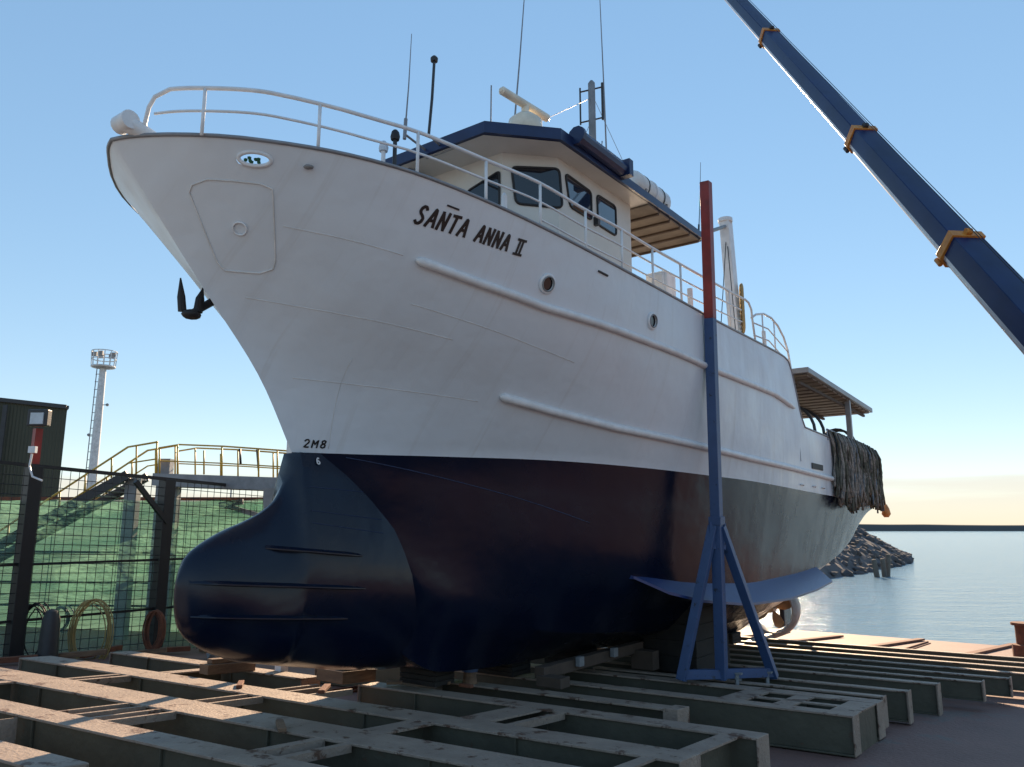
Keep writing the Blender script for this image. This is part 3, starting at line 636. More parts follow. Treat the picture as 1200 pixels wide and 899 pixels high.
b = MB(); b.tube([G(6.22, w_, z_) for w_, z_ in ((1.15, 6.1), (1.15, 8.0), (2.05, 8.0), (2.05, 6.1))], .03, 6); b.build('door_frame', M['dark'], wh)
b = MB(); b.tube([G(2.62, -.2 + .22 * math.cos(a), 7.9 + .5 * math.sin(a)) for a in [i * .52 for i in range(12)]], .07, 6, closed=True); b.build('rope_coil', M['rope'], wh, smooth=True)
b = MB(); b.gbox(4.70, 4.78, 2.4, 2.5, 7.86, 8.02); b.build('side_lamp', M['dark'], wh)
# roof slab with timber lining beneath
RP = [(2.0, 1.95), (2.97, 2.8), (9.1, 2.8), (9.1, -2.8), (2.97, -2.8), (2.0, -1.95)]
def inset(pts, d):
    c = Vector((5.5, 0)); o = []
    for s_, w_ in pts: o.append((s_ + (d if s_ < 5 else -d), w_ - d * (1 if w_ > 0 else -1)))
    return o
b = MB(); r1 = [b.bm.verts.new(G(s_, w_, zr(s_))) for s_, w_ in RP]; r2 = [b.bm.verts.new(G(s_, w_, zr(s_) + .20 - .06 * (s_ > 3))) for s_, w_ in RP]
r3 = [b.bm.verts.new(G(s_ , w_, zr(s_) + .24)) for s_, w_ in inset(RP, .5)]
for i in range(6):
    b.face([r1[i], r1[(i + 1) % 6], r2[(i + 1) % 6], r2[i]]); b.face([r2[i], r2[(i + 1) % 6], r3[(i + 1) % 6], r3[i]])
b.face(r3); b.face(r1[::-1]); rf = b.build('wheelhouse_roof', M['roofblue'], ship)
b = MB(); s_ = 6.35
while s_ < 9.0:
    b.gbox(s_, min(s_ + .46, 9.06), -2.74, 2.74, zr(s_) - .045, zr(s_) - .004); s_ += .52
b.build('timber_lining', M['timber'], rf, bevel=.006)
b = MB()
for k in range(5): b.gbox(6.81 + .52 * k, 6.87 + .52 * k, -2.72, 2.72, zr(7 + .5 * k) - .10, zr(7 + .5 * k) - .003)
b.build('roof_batten', M['batten'], rf)
b = MB(); b.poly([G(s_, w_, zr(s_) - .006) for s_, w_ in inset([(2.0, 1.95), (2.97, 2.8), (6.75, 2.8), (6.75, -2.8), (2.97, -2.8), (2.0, -1.95)], .06)]); b.build('painted_soffit', M['cream'], rf)
b = MB(); b.tube([G(3.4, 2.86, zr(3.4) + .22), G(5.05, 2.86, zr(5) + .20)], .13, 10); b.tube([G(3.36, 2.86, zr(3.4) + .22), G(3.44, 2.86, zr(3.4) + .22)], .165, 10); b.gbox(5.0, 5.15, 2.72, 3.02, zr(5) + .06, zr(5) + .38); b.build('rolled_awning', M['roofblue'], rf, smooth=35)
b = MB(); b.gbox(2.2, 2.5, -.1, .1, 8.5, 8.68); b.tube([G(2.1, .6, 8.66), G(2.1, 1.3, 8.66)], .02); b.build('visor_lamp', M['grey'], rf)
# radar on its pedestal
b = MB(); c = G(3.3, 1.85, zr(4) + .1); b.tube([c, c + Z * .3, c + Z * .45], [.16, .13, .2], 14); b.build('radar_pedestal', M['radar'], rf, smooth=40)
rc = G(3.3, 1.85, 0); zc = zr(4) - .25
b = MB(); top_ = rc + Z * (zc + 1.15); b.tube([rc + Z * (zc + .62), rc + Z * (zc + .78), rc + Z * (zc + 1.0), rc + Z * (zc + 1.12)], [.20, .31, .30, .16], 18); b.build('radar_gearbox', M['radar'], rf, smooth=50)
b = MB(); dr = AX * .72 + PX * .02; q = rc + Z * (zc + 1.33); dd = (AX * .97 + PX * .1).normalized() * .66
b.tube([rc + Z * (zc + 1.1), q], .07, 10); b.tube([q - dd, q - dd * .93, q + dd * .93, q + dd], [.03, .075, .075, .03], 12); b.build('radar_scanner', M['radar'], rf, smooth=40)
# mast with aerial brackets
b = MB(); mb = G(6.85, 1.2, 0); b.tube([mb + Z * (8.9), mb + Z * 12.25, mb + Z * 12.32], [.085, .08, .03], 12); ms = b.build('mast', M['grey'], rf, smooth=40)
b = MB(); dv = Vector((1, -.1, 0)).normalized()
for sg, l in ((-1, .26), (1, .24)):
    b = MB()
    for zz in (12.1, 11.35): b.tube([mb + Z * zz, mb + dv * l * sg + Z * (zz + .05 * sg)], .018, 6)
    b.tube([mb + dv * l * sg + Z * (11.3 + .05 * sg), mb + dv * l * sg + Z * (12.2 + .05 * sg)], .03 if sg > 0 else .02, 6); b.build('dipole_aerial', M['dark'], ms)
for zz in (10.7, 9.9, 9.5):
    b = MB(); b.tube([mb + Z * zz, mb + dv * .2 + Z * (zz + .02), mb + dv * .21 + Z * (zz + .13)], .014, 6); b.build('aerial_bracket', M['dark'], ms)
def whip(p, q, r0, r1, m, name='whip_aerial', par=None, base=True):
    b = MB(); p = Vector(p); q = Vector(q); b.tube([p, p.lerp(q, .5) + Vector((.01, 0, 0)), q], [r0, (r0 + r1) / 2, r1], 7)
    if base: b.tube([p - Z * .02, p + (q - p).normalized() * .35], r0 * 1.9, 8)
    return b.build(name, m, par or rf, smooth=40)
whip(G(3.74, 1.2, 8.9), G(4.3, 1.2, 13.6), .022, .008, M['galv'])
whip(G(7.53, 1.2, 8.9), G(7.3, 1.2, 15.6), .024, .008, M['galv'])
whip(G(1.6, 1.1, 8.7), G(1.7, 1.1, 10.1), .025, .025, M['dark'], 'aerial_pole', base=False)
b = MB(); b.tube([G(1.7, 1.1, 10.1), G(1.7, 1.1, 10.16), G(1.7, 1.1, 10.2)], [.06, .065, .03], 10); b.build('aerial_head', M['dark'], rf)
b = MB(); b.tube([G(2.25, .9, 8.78), G(1.6, 1.1, 8.72)], .02, 6); b.tube([G(2.25, .6, 8.78), G(1.35, .8, 8.72)], .02, 6); b.build('aerial_bracket', M['grey'], rf)
whip(G(1.35, .8, 8.65), G(1.45, .8, 10.6), .016, .006, M['galv'])
whip(G(3.55, .85, 8.9), G(3.6, .85, 10.7), .016, .014, M['galv'], base=False)
whip(G(3.95, .95, 8.9), G(3.95, .95, 9.95), .02, .02, M['grey'], 'lamp_pole', base=False)
whip(G(9.0, 2.7, 8.9), G(9.35, 2.7, 10.9), .012, .005, M['dark'])
def wire(p, q, m=M['grey'], par=None, sag=.0, name='stay_wire', r=.006):
    p = Vector(p); q = Vector(q); b = MB(); b.tube([p.lerp(q, i / 8) - Z * sag * math.sin(math.pi * i / 8) for i in range(9)], r, 5); return b.build(name, m, par or rf)
wire(mb + Z * 11.9, G(4.4, 1.2, 10.1)); wire(mb + Z * 12, G(8.6, 1.9, 8.95)); wire(mb + Z * 11.4, G(6.3, .4, 8.95)); wire(mb + Z * 10.9, G(7.9, 1.0, 8.95))
# small horn and lights forward of the wheelhouse (standing on the foredeck)
for (s_, w_, zt, m) in ((.15, 1.8, 7.78, M['dark']), (-.02, 1.75, 7.55, M['rail'])):
    b = MB(); b.tube([G(s_, w_, 6.0), G(s_, w_, zt)], .03, 8); pl_ = b.build('deck_light_post', m, ship)
    b = MB(); b.tube([G(s_, w_, zt), G(s_, w_, zt + .05), G(s_, w_, zt + .12), G(s_, w_, zt + .15)], [.06, .07, .055, .03], 10); b.build('deck_light', M['lamp'] if m is not M['dark'] else M['black'], pl_, smooth=40)
b = MB(); b.prism([G(3.0, -.4, 8.95), G(3.0, .15, 8.95), G(3.0, .0, 9.3)], AX * .5); b.build('searchlight_cover', M['grey'], rf)
# ventilator on the side deck
b = MB(); b.tube([G(6.85, 2.7, 6.05), G(6.85, 2.7, 7.0)], .10, 10); b.gbox(6.6, 7.05, 2.5, 2.95, 6.95, 7.42); b.gbox(6.55, 6.62, 2.55, 2.9, 7.0, 7.36); b.build('ventilator', M['rail'], ship, smooth=30, bevel=.02)
# bow roller at the stem head
b = MB(); p0 = G(-2.5, .45, 7.03); p1 = G(-2.86, .27, 7.19); b.tube([p0, p0.lerp(p1, .6), p1], [.07, .10, .12], 14); b.tube([p1 - PX * .13 , p1 + PX * .13], .115, 14); b.build('bow_roller', M['rail'], ship, smooth=40)
# aft derrick mast, with boom stay and gear
b = MB(); b.bar(G(13.35, 2, 5.0), G(12.8, 2, 10.75), .27, .34, up=AX); b.tube([G(12.78, 2, 10.7), G(12.78, 2, 10.82)], .2, 12); dm = b.build('derrick_mast', M['rail'], ship, bevel=.02)
b = MB(); b.tube([G(12.8, 2, 10.6), G(9.1, 2.5, 9.0)], .05, 8); b.build('mast_stay_bar', M['grey'], dm)
b = MB()
for k in range(9):
    c = G(13.0, 2.22, 8.75 - .12 * k); b.tube([c + PX * .1 * math.cos(a) + AX * .12 + Z * .2 * math.sin(a) - AX * .2 * math.cos(a) for a in [i * .52 for i in range(12)]], .035, 6, closed=True)
b.build('rope_coil', M['rope'], dm, smooth=True)
for q in ((11.2, 2.2, 6.4), (11.8, 2.5, 6.4)): wire(G(12.82, 2, 10.4), G(*q), M['dark'], dm, r=.012)
b = MB()
for (s_, w_, z_, r) in ((11.6, 2.4, 6.5, .26), (12.3, 2.7, 6.4, .22), (11.0, 2.6, 6.4, .2)): b.tube([G(s_ - .22, w_, z_ + .35), G(s_ + .22, w_, z_ + .35)], r, 12); b.gbox(s_ - .18, s_ + .18, w_ - .2, w_ + .2, 6.0, z_ + .3)
b.build('deck_winch', M['rail'], ship, smooth=35)
# aft canopy
b = MB(); cz = lambda s_: 6.78 - .018 * (s_ - 15.6)
b.hexa([G(15.6, 3.2, cz(15.6)), G(24.2, 3.2, cz(24.2)), G(24.2, -3.2, cz(24.2)), G(15.6, -3.2, cz(15.6)), G(15.6, 3.2, cz(15.6) + .16), G(24.2, 3.2, cz(24.2) + .16), G(24.2, -3.2, cz(24.2) + .16), G(15.6, -3.2, cz(15.6) + .16)])
ca = b.build('aft_canopy', M['galv'], ship, bevel=.01)
b = MB(); s_ = 15.8
while s_ < 24: b.gbox(s_, s_ + .42, -3.1, 3.1, cz(s_) - .06, cz(s_) - .012); s_ += .6
b.build('timber_lining', M['timber'], ca)
b = MB()
for k in range(5): b.gbox(15.7, 24.1, -2.9 + 1.45 * k - .04, -2.9 + 1.45 * k + .04, cz(24) - .16, cz(24) - .075)
b.build('roof_batten', M['batten'], ca)
for s_, w_ in ((20.9, 3.05), (20.9, -3.05), (16.2, -3.05), (23.8, -3.0)):
    b = MB(); b.bar(G(s_, w_, 4.0), G(s_, w_, cz(s_) - .003), .16, .16, up=AX); b.build('canopy_post', M['galv'], ca)
b = MB()
for s_ in (18.0, 19.1): b.tube([G(s_, 1.7 + .95 * math.cos(a), 5.35 + .95 * math.sin(a)) for a in [i * math.pi / 14 for i in range(28)]], .05, 7, closed=True)
b.tube([G(17.9, 1.7, 5.35), G(19.2, 1.7, 5.35)], .3, 14); b.gbox(18.3, 18.8, .9, 2.5, 4.05, 4.6); b.build('net_drum', M['dark'], ship, smooth=40)
b = MB()
for s_ in (22.6, 23.1): b.tube([G(s_, 2.2 + .55 * math.cos(a), 5.3 + .6 * math.sin(a)) for a in [i * math.pi / 10 for i in range(11)]], .045, 7)
b.build('stern_roller_frame', M['dark'], ship, smooth=True)
b = MB(); b.tube([G(s_, hw(min(s_, 23.9), 4.8), 5.16) for s_ in [16.2 + .5 * i for i in range(16)]], .03, 8)
for s_ in (16.2, 18.2, 20.2, 22.2, 23.7): b.tube([G(s_, hw(s_, 4.8), 4.85), G(s_, hw(s_, 4.8), 5.16)], .022, 6)
b.build('aft_rail', M['galv'], ship, smooth=True)
# propeller nozzle, rudder and skeg bar
def nozzle():
    b = MB(); c0 = G(21.0, 0, -.42); rows = []
    prof = [(-.42, .88), (-.3, .99), (0, 1.0), (.36, .93), (.42, .87), (.3, .82), (0, .78), (-.3, .80), (-.42, .88)]
    n = 40
    for k in range(n + 1):
        a = 2 * math.pi * k / n; d = PX * math.cos(a) + Z * math.sin(a); rows.append([c0 + AX * x + d * r * .95 for x, r in prof])
    b.grid(rows); return b.build('propeller_nozzle', M['nozzle'], ship, smooth=40, merge=True)
nozzle()
b = MB()
for k in range(4):
    a = k * math.pi / 2 + .4; d = PX * math.cos(a) + Z * math.sin(a); e = PX * -math.sin(a) + Z * math.cos(a); c0 = G(21, 0, -.42)
    b.grid([[c0 + d * r - e * wd + AX * .12 * t, c0 + d * r + AX * .02, c0 + d * r + e * wd - AX * .12 * t] for r, wd, t in ((.12, .08, 1), (.35, .2, 1), (.58, .22, .8), (.70, .1, .5))])
b.tube([G(20.7, 0, -.42), G(21.2, 0, -.42), G(21.35, 0, -.42)], [.14, .12, .03], 12); b.build('propeller', M['bronze'], ship, smooth=40)
b = MB(); b.gbox(22.0, 22.9, -.09, .09, -1.15, .75); b.tube([G(22.25, 0, .7), G(22.25, 0, 2.0)], .08, 10); b.build('rudder', M['navy'], ship, bevel=.05)
b = MB(); b.gbox(17.0, 22.6, -.11, .11, -1.42, -1.24); b.build('skeg_bar', M['grey'], ship, bevel=.01)

# anchor hanging from the starboard bow
an = thing('stowed_anchor', G(-1.35, -.55, 5.3), 'black stockless anchor with upturned flukes hanging at the bow', 'anchor')
b = MB(); b.tube([G(-1.35, -.5, 5.28), G(-.95, -.42, 5.62)], [.05, .06], 8); b.build('shank', M['black'], an)
b = MB(); b.blob(G(-1.36, -.5, 5.26), .115, 2, .05, 2, (1.15, 1.15, .6)); b.build('crown', M['black'], an, smooth=True)
for dx in (-.16, .10):
    b = MB(); c = G(-1.36 + dx * .55, -.5 + dx * .5, 5.3); b.tube([c, c + Z * .2 + AX * dx * .2, c + Z * (.46 if dx < 0 else .32) + AX * dx * .4], [.058, .055, .01], 8); b.build('fluke', M['black'], an, smooth=40)
b = MB(); c = G(-1.28, -.45, 5.3); b.tube([c, c + Z * .18 + AX * .02, c + Z * .36 + AX * .03], [.05, .045, .01], 8); b.build('palm', M['black'], an, smooth=40)
b = MB()
for k in range(7): b.blob(HP(HS - .07 + .02 * k, HZ - .02 + .02 * math.sin(k * 1.7), -.03), .026, k, .15, 1)
tag(b.build('mooring_rope', M['tarpgreen'], loc=HP(HS, HZ), smooth=True), 'green mooring rope bundled in the oval fairlead of the bow', 'rope')

# life raft canister
lr = thing('life_raft_canister', G(7.1, 2.35, zr(7) + .17), 'white life raft canister strapped on the wheelhouse roof edge', 'life raft')
c0 = G(6.3, 2.3, zr(7) + .56); c1 = G(7.95, 2.3, zr(7) + .58); dd = (c1 - c0).normalized()
b = MB(); b.tube([c0, c0 + dd * .07, c0 + dd * .16, c1 - dd * .16, c1 - dd * .07, c1], [.16, .25, .29, .29, .25, .16], 20); b.build('canister_shell', M['raft'], lr, smooth=40)
b = MB(); b.tube([c0.lerp(c1, .5) - dd * .03, c0.lerp(c1, .5) + dd * .03], .31, 20); b.build('shell_seam', M['rail'], lr)
for f in (.28, .72):
    b = MB(); b.tube([c0.lerp(c1, f) - dd * .02, c0.lerp(c1, f) + dd * .02], .30, 20); b.build('strap', M['dark'], lr)
b = MB(); 
for f in (.2, .8): p = c0.lerp(c1, f); b.bar(p - PX * .25 - Z * .36, p + PX * .25 - Z * .36, .08, .07); b.bar(p - PX * .2 - Z * .33, p - PX * .26 - Z * .12, .05, .05); b.bar(p + PX * .2 - Z * .33, p + PX * .26 - Z * .12, .05, .05)
b.build('cradle', M['grey'], lr)

# fishing nets hung over the port quarter
nl = ['foremost grey net bundle, longest and palest, hung over the aft rail', 'second net bundle from the front, grey brown with a ragged foot', 'third net bundle from the front over the aft rail', 'middle dark net bundle below the canopy post', 'dark olive net bundle just aft of the canopy post', 'second net bundle from the stern, dark olive', 'aftmost dark net bundle at the stern corner above the orange float']
for k in range(7):
    s0_ = 16.9 + 1.06 * k; zb = [3.05, 2.85, 3.0, 3.15, 3.1, 3.05, 3.0][k]; wd = [.6, .52, .46, .42, .42, .42, .4][k]
    s0_ = min(s0_, 23.45)
    r_ = random.Random(40 + k); b = MB(); base = G(s0_, 3.4, 5.05)
    for j in range(46):
        s_ = s0_ + r_.uniform(-wd, wd); w_ = hw(min(s_, 23.9), 4.6) + .02; dep = r_.uniform(.02, .24); ln = zb + r_.uniform(-.15, .35) + .25 * abs(s_ - s0_)
        pts = [G(s_, w_ - .25, 4.75), G(s_, w_ - .1, 5.05), G(s_ + r_.uniform(-.05, .05), w_ + dep * .7, 5.1)]
        n = 7
        for q in range(1, n + 1):
            f = q / n; pinch = 1 - .5 * math.sin(f * math.pi)
            pts.append(G(s0_ + (s_ - s0_) * pinch + r_.uniform(-.05, .05), w_ + dep + .03 * math.sin(q + j) + .02, 5.05 + (ln - 5.05) * f))
        b.mi = 0 if r_.random() < .62 else (1 if r_.random() < .7 else 2)
        b.tube(pts, [.02] * 3 + [r_.uniform(.02, .05) for _ in range(n)], 5)
    tag(b.build('hanging_net', [M['net1'] if k < 3 else M['net2'], M['net2'] if k < 3 else M['net1'], M['net3']], smooth=True, loc=base), nl[k], 'fishing net', 'nets hung over the port quarter')
b = MB(); c = G(24.25, 3.35, 2.85); b.tube([c + Z * .35, c + Z * .2, c, c - Z * .12], [.05, .12, .16, .08], 10); b.tube([c + Z * .3, G(24.1, 3.3, 4.0)], .03, 6)
tag(b.build('net_float', M['floatorange'], smooth=True, loc=c), 'small orange float dangling below the nets at the stern corner', 'float')

# ================================================================== CRADLE BEAMS
SK = .125
def ST(s_, w_, off): return GP(s_ + SK * w_, w_, off)
def ibeam(b, s0_, s1_, w0, w1, d=.52, t=.03, top=0.0, web=2):
    "transverse beam: top flange s0..s1, web set back, bottom flange; 0 = flange paint, 1 = web paint"
    f = ST; c = (s0_ + s1_) / 2; h = (s1_ - s0_)
    b.gbox(s0_, s1_, w0, w1, top - t, top, fn=f, mi=0)
    if web == 2:
        for x in (s0_ + .05, s1_ - .07): b.gbox(x, x + .02, w0 + .004, w1 - .004, top - d + t, top - t, fn=f, mi=1)
    else: b.gbox(c - .012, c + .012, w0 + .004, w1 - .004, top - d + t, top - t, fn=f, mi=1)
    b.gbox(s0_, s1_, w0, w1, top - d, top - d + t, fn=f, mi=1)
    b.gbox(s0_ + .003, s1_ - .003, w1 + .001, w1 + .02, top - d, top - .002, fn=f, mi=2)
    b.gbox(s0_ + .003, s1_ - .003, w0 - .02, w0 - .001, top - d, top - .002, fn=f, mi=2)
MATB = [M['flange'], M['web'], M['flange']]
def beam(par, s0_, s1_, w0, w1, **k):
    b = MB(); ibeam(b, s0_, s1_, w0, w1, **k)
    # web stiffeners
    w_ = w0 + 1.1
    while w_ < w1 - .5:
        b.gbox(s0_ + .012, s0_ + .045, w_, w_ + .02, -.49 + k.get('top', 0), -.032 + k.get('top', 0), fn=ST, mi=1); w_ += 2.3
    return b.build('beam', MATB, par, bevel=.006)
def cross(par, s0_, s1_, w0, w1, top=-.006, d=.3, name='cross_member'):
    b = MB(); b.gbox(s0_, s1_, w0, w1, top - .025, top, fn=ST, mi=0); b.gbox(s0_, s1_, (w0 + w1) / 2 - .012, (w0 + w1) / 2 + .012, top - d, top - .026, fn=ST, mi=1); b.build(name, MATB, par)
def flat(par, s0_, s1_, w_, wd=.05, top=-.006, name='tie_bar'):
    b = MB(); b.gbox(s0_, s1_, w_ - wd / 2, w_ + wd / 2, top - .09, top, fn=ST); b.build(name, M['flange'], par)
c1 = thing('cradle_frame', ST(0, 0, -.6), 'nearest steel cradle of long flat beams joined by thin tie bars, sunlit at left', 'steel frame')
beam(c1, -2.36, -1.93, -7, 6.0); beam(c1, -1.02, -.36, -7, 6.0); beam(c1, .52, 1.08, -7, 5.3); beam(c1, 2.2, 2.62, -7, -1.9); beam(c1, 2.36, 2.80, -.8, 5.5)
for w_ in (-1.52, -1.2, -.88, -.6): flat(c1, -1.935, -1.015, w_)
for w_ in (-1.15, -.85): flat(c1, -.365, .525, w_)
for w_ in (-1.25, -.98, -.55): flat(c1, 1.075, 1.95, w_)
for w_ in (-4.1, -3.85): flat(c1, -.365, .525, w_, .09)
cross(c1, 1.075, 2.205, -3.95, -3.7); cross(c1, -1.935, -1.015, -4.4, -4.2)
flat(c1, -1.935, -1.015, 1.85, .13); flat(c1, -1.935, -1.015, 2.25, .10); cross(c1, -.365, .525, 1.8, 2.15); 
cross(c1, 1.075, 2.365, 2.1, 2.55); flat(c1, 1.075, 2.365, 2.85, .10); cross(c1, 1.075, 2.365, 5.05, 5.3, d=.48); cross(c1, -.365, .525, 4.9, 5.05)
b = MB(); b.gbox(-2.9, -2.37, -1.55, -1.1, -.36, -.33, fn=ST); b.gbox(-2.75, -2.37, -1.56, -1.54, -.52, -.03, fn=ST)
for w_ in (-1.42, -1.3): b.tube([ST(-2.6, w_, -.34), ST(-2.6, w_, -.26)], .03, 8)
b.build('bracket_plate', M['flange'], c1)
c0_ = thing('cradle_frame', ST(-3.4, -3, -.6), 'steel beam in the bottom left corner of the picture', 'steel frame'); b = MB(); ibeam(b, -3.62, -3.2, -7, 1.2); b.build('beam', MATB, c0_, bevel=.006)
c2 = thing('short_beam', ST(3.9, 1, -.6), 'short steel beam ending in a pale square block beside the keel', 'steel beam')
b = MB(); ibeam(b, 3.62, 4.02, -.3, 3.75, web=1); b.gbox(3.6, 4.04, 3.76, 3.98, -.42, .015, fn=ST, mi=2); b.build('beam', MATB, c2, bevel=.006)
# the big box frame
c3 = thing('box_cradle_frame', ST(5.8, 2, -.6), 'deep green box frame with slotted top carrying the blue prop stand', 'steel frame')
def bigb(s0_, s1_, w1, w0=-4.5, nm='beam'): 
    b = MB(); ibeam(b, s0_, s1_, w0, w1, d=.58); b.build(nm, MATB, c3, bevel=.006)
bigb(5.04, 5.42, 6.0); bigb(6.72, 7.2, 6.0)
for w0, w1 in ((.2, .5), (3.9, 4.3), (5.6, 6.0)): cross(c3, 5.425, 6.715, w0, w1, d=.5)
cross(c3, 5.425, 6.715, 4.75, 5.05, d=.5)
b = MB(); b.gbox(5.95, 6.12, 4.3, 5.6, -.03, -.006, fn=ST); b.gbox(5.425, 6.715, 5.9, 5.98, -.6, -.02, fn=ST, mi=1); b.build('slotted_plate', MATB, c3)
labs = ['first narrow beam beyond the box frame, its square end set back', 'second narrow beam beyond the box frame', 'steel beam with long grey side face ending at the right edge', 'thin steel beam just beyond the long grey beam', 'second of the far thin beams', 'third of the far thin beams', 'fourth of the far thin beams', 'fifth of the far thin beams', 'farthest steel beam, beside the sunlit slip']
for k, (s_, wd, w0, w1, dd_) in enumerate([(7.6, .26, .5, 5.9, .5), (8.75, .28, -3, 6.1, .55), (10.45, .34, -3, 6.35, .6), (11.9, .24, -3, 7.0, .4), (13.2, .26, -3, 7.4, .4), (14.7, .3, -3, 8.2, .4), (16.3, .28, -3, 8.4, .4), (17.9, .28, -3, 8.5, .4), (19.8, .28, -3, 8.8, .4)]):
    t_ = thing('steel_beam', ST(s_, 2, -.6), labs[k], 'steel beam', 'beams across the lower slip')
    b = MB(); ibeam(b, s_, s_ + wd, w0, w1, d=dd_, top=0 if k < 3 else -.02); b.build('beam_body', MATB, t_, bevel=.006)
    b = MB(); b.gbox(s_ - .03, s_ + wd + .03, w1 + .021, w1 + .045, -dd_ - .02, .004, fn=ST); b.build('end_plate', M['flange'], t_)
# slip rails running under the cradles
for k, (w_, lb) in enumerate(((-3.2, 'rusty slip rail on the left, under the starboard ends of the beams'), (3.0, 'rusty slip rail running out under the ship towards the water'))):
    b = MB(); b.gbox(-8, 33, w_ - .12, w_ + .12, -.59, -.56, fn=GP); b.gbox(-8, 33, w_ - .03, w_ + .03, -.559, -.50, fn=GP)
    tag(b.build('slip_rail', M['rusty'], loc=GP(0, w_, -.6)), lb, 'rail')
for k, (p, q, lb) in enumerate([((905, 756), (985, 747), 'rusty plank on the sunlit slip just right of the propeller nozzle'), ((1013, 761), (1080, 751), 'rusty plank on the sunlit slip, middle one at the water edge'), ((1130, 770), (1188, 757), 'rusty plank on the sunlit slip, rightmost at the water edge')]):
    def onsl(x, y, off=-.6):
        u = 449.5 - y; r = Vector((x - 600, 900 * math.cos(PITCH) - u * math.sin(PITCH), 900 * math.sin(PITCH) + u * math.cos(PITCH)))
        t = (off + SLOPE * S0.dot(AX) - CAMZ) / (r.z + SLOPE * r.dot(AX)); return Vector((0, 0, CAMZ)) + r * t
    a = onsl(*p); c = onsl(*q); b = MB(); b.bar(a + Z * .06, c + Z * .07, .3, .08); 
    tag(b.build('slip_plank', M['rusty'], loc=a), lb, 'plank', 'planks at the water edge')
a = onsl(1204, 772); b = MB(); b.tube([a, a + Z * .5, a + Z * .52, a + Z * 1.2], [.45, .45, .3, .3], 12); b.tube([a + Z * 1.2, a + Z * 1.3], .42, 12)
tag(b.build('rusty_bollard', M['rusty'], loc=a, smooth=35), 'rust brown bollard at the right edge of the slip', 'bollard')

# keel blocks and gear under the hull
kb = [(2.9, -.5, .8, .5, -.35), (4.9, -.5, .9, .6, -.3), (7.3, -.5, .9, .7, -.3), (10.3, -.5, .9, .7, -.3), (13.3, -.5, .9, .7, -.3), (16, -.5, .9, .7, -.3)]
kl = ['timber keel block nearest the bow, behind the bulb'] + ['keel block %s under the dark hull' % q for q in ('third from the bow', 'fourth from the bow', 'midway along the keel', 'second from the stern', 'nearest the stern')]
for k, (s_, w0, dw, ds, off) in enumerate(kb):
    zt = min(pch(KL, s_ + .3, 2), pch(KL, s_, 2)) if s_ > 2.2 else it(ZB, s_ + .3)
    t_ = thing('keel_block', GP(s_, 0, 0), kl[k], 'keel block', 'keel blocks under the ship'); zb_ = -SLOPE * s_ + .012; 
    nlay = 3; hh = (zt - zb_) / nlay
    for j in range(nlay):
        b = MB(); b.hexa([G(s_, w0, zb_ + j * hh - (SLOPE * 0)), G(s_ + ds, w0, zb_ + j * hh - .0), G(s_ + ds, w0 + dw, zb_ + j * hh), G(s_, w0 + dw, zb_ + j * hh), G(s_, w0, zb_ + (j + 1) * hh - .004), G(s_ + ds, w0, zb_ + (j + 1) * hh - .004), G(s_ + ds, w0 + dw, zb_ + (j + 1) * hh - .004), G(s_, w0 + dw, zb_ + (j + 1) * hh - .004)])
        b.build('timber', M['tar'], t_, bevel=.015)
    
for (s0_, s1_, w0, w1, off, lb) in ((.95, 1.9, -3.3, -3.05, .0, 'low timber plank lying on the sunlit beams left of the bulb'), (2.0, 2.75, -1.55, -.9, 0, 'square timber block at the right end of the sunlit patch')):
    b = MB(); b.gbox(s0_, s1_, w0, w1, .005, .17 if w0 < -3 else .2, fn=GP); b.gbox(s0_ + .1, s1_ - .1, w0 + .05, w1 - .05, .171 if w0 < -3 else .201, .25, fn=GP); tag(b.build('timber_block', M['wood'], loc=GP(s0_, w0, 0), bevel=.012), lb, 'timber block')
t_ = thing('screw_jack', GP(3.8, -.15, 0), 'small jack with a blue cap standing beside the keel', 'jack')
b = MB(); b.tube([GP(3.8, .3, .0), GP(3.8, .3, .2)], [.13, .10], 12); b.build('jack_body', M['wood'], t_); b = MB(); b.tube([GP(3.8, .3, .2), GP(3.8, .3, .26), GP(3.8, .3, .3)], [.14, .14, .08], 12); b.build('jack_cap', M['propblue'], t_, smooth=35)
# bilge cradle block with its channel under the port turn of bilge
t_ = thing('bilge_block_stack', GP(9.6, 2.0, 0), 'tall dark bilge block stack behind the blue prop stand', 'bilge block')
zt = 1.05
for j in range(5):
    b = MB(); z0_ = -.62 + j * .33; b.gbox(8.7 + .02 * (j % 2), 10.6 - .05 * j, 1.15, 2.35, z0_, z0_ + .325, fn=G); b.build('timber', M['tar'], t_, bevel=.01)
b = MB(); b.gbox(4.6, 8.4, 1.1, 1.3, -.2, .0); b.gbox(4.5, 4.8, 1.2, 1.7, -.3, -.13); b.gbox(8.0, 8.3, 1.2, 1.7, -.5, -.13); tag(b.build('bilge_timber', M['batten'], loc=GP(6, 1.4, 0), bevel=.01), 'long timber on blocks in the dark under the ship left of the prop stand', 'timber')
for k, (s_, w_) in enumerate(((5.6, 1.62), (6.9, 1.62))):
    b = MB(); b.gbox(s_, s_ + .16, w_ - .3, w_ - .2, -.12, .05); tag(b.build('steel_wedge', M['grey'], loc=GP(s_, w_, 0), bevel=.01), ['small pale wedge on the bilge timber, nearer the bow', 'small pale wedge on the bilge timber, nearer the prop stand'][k], 'wedge')

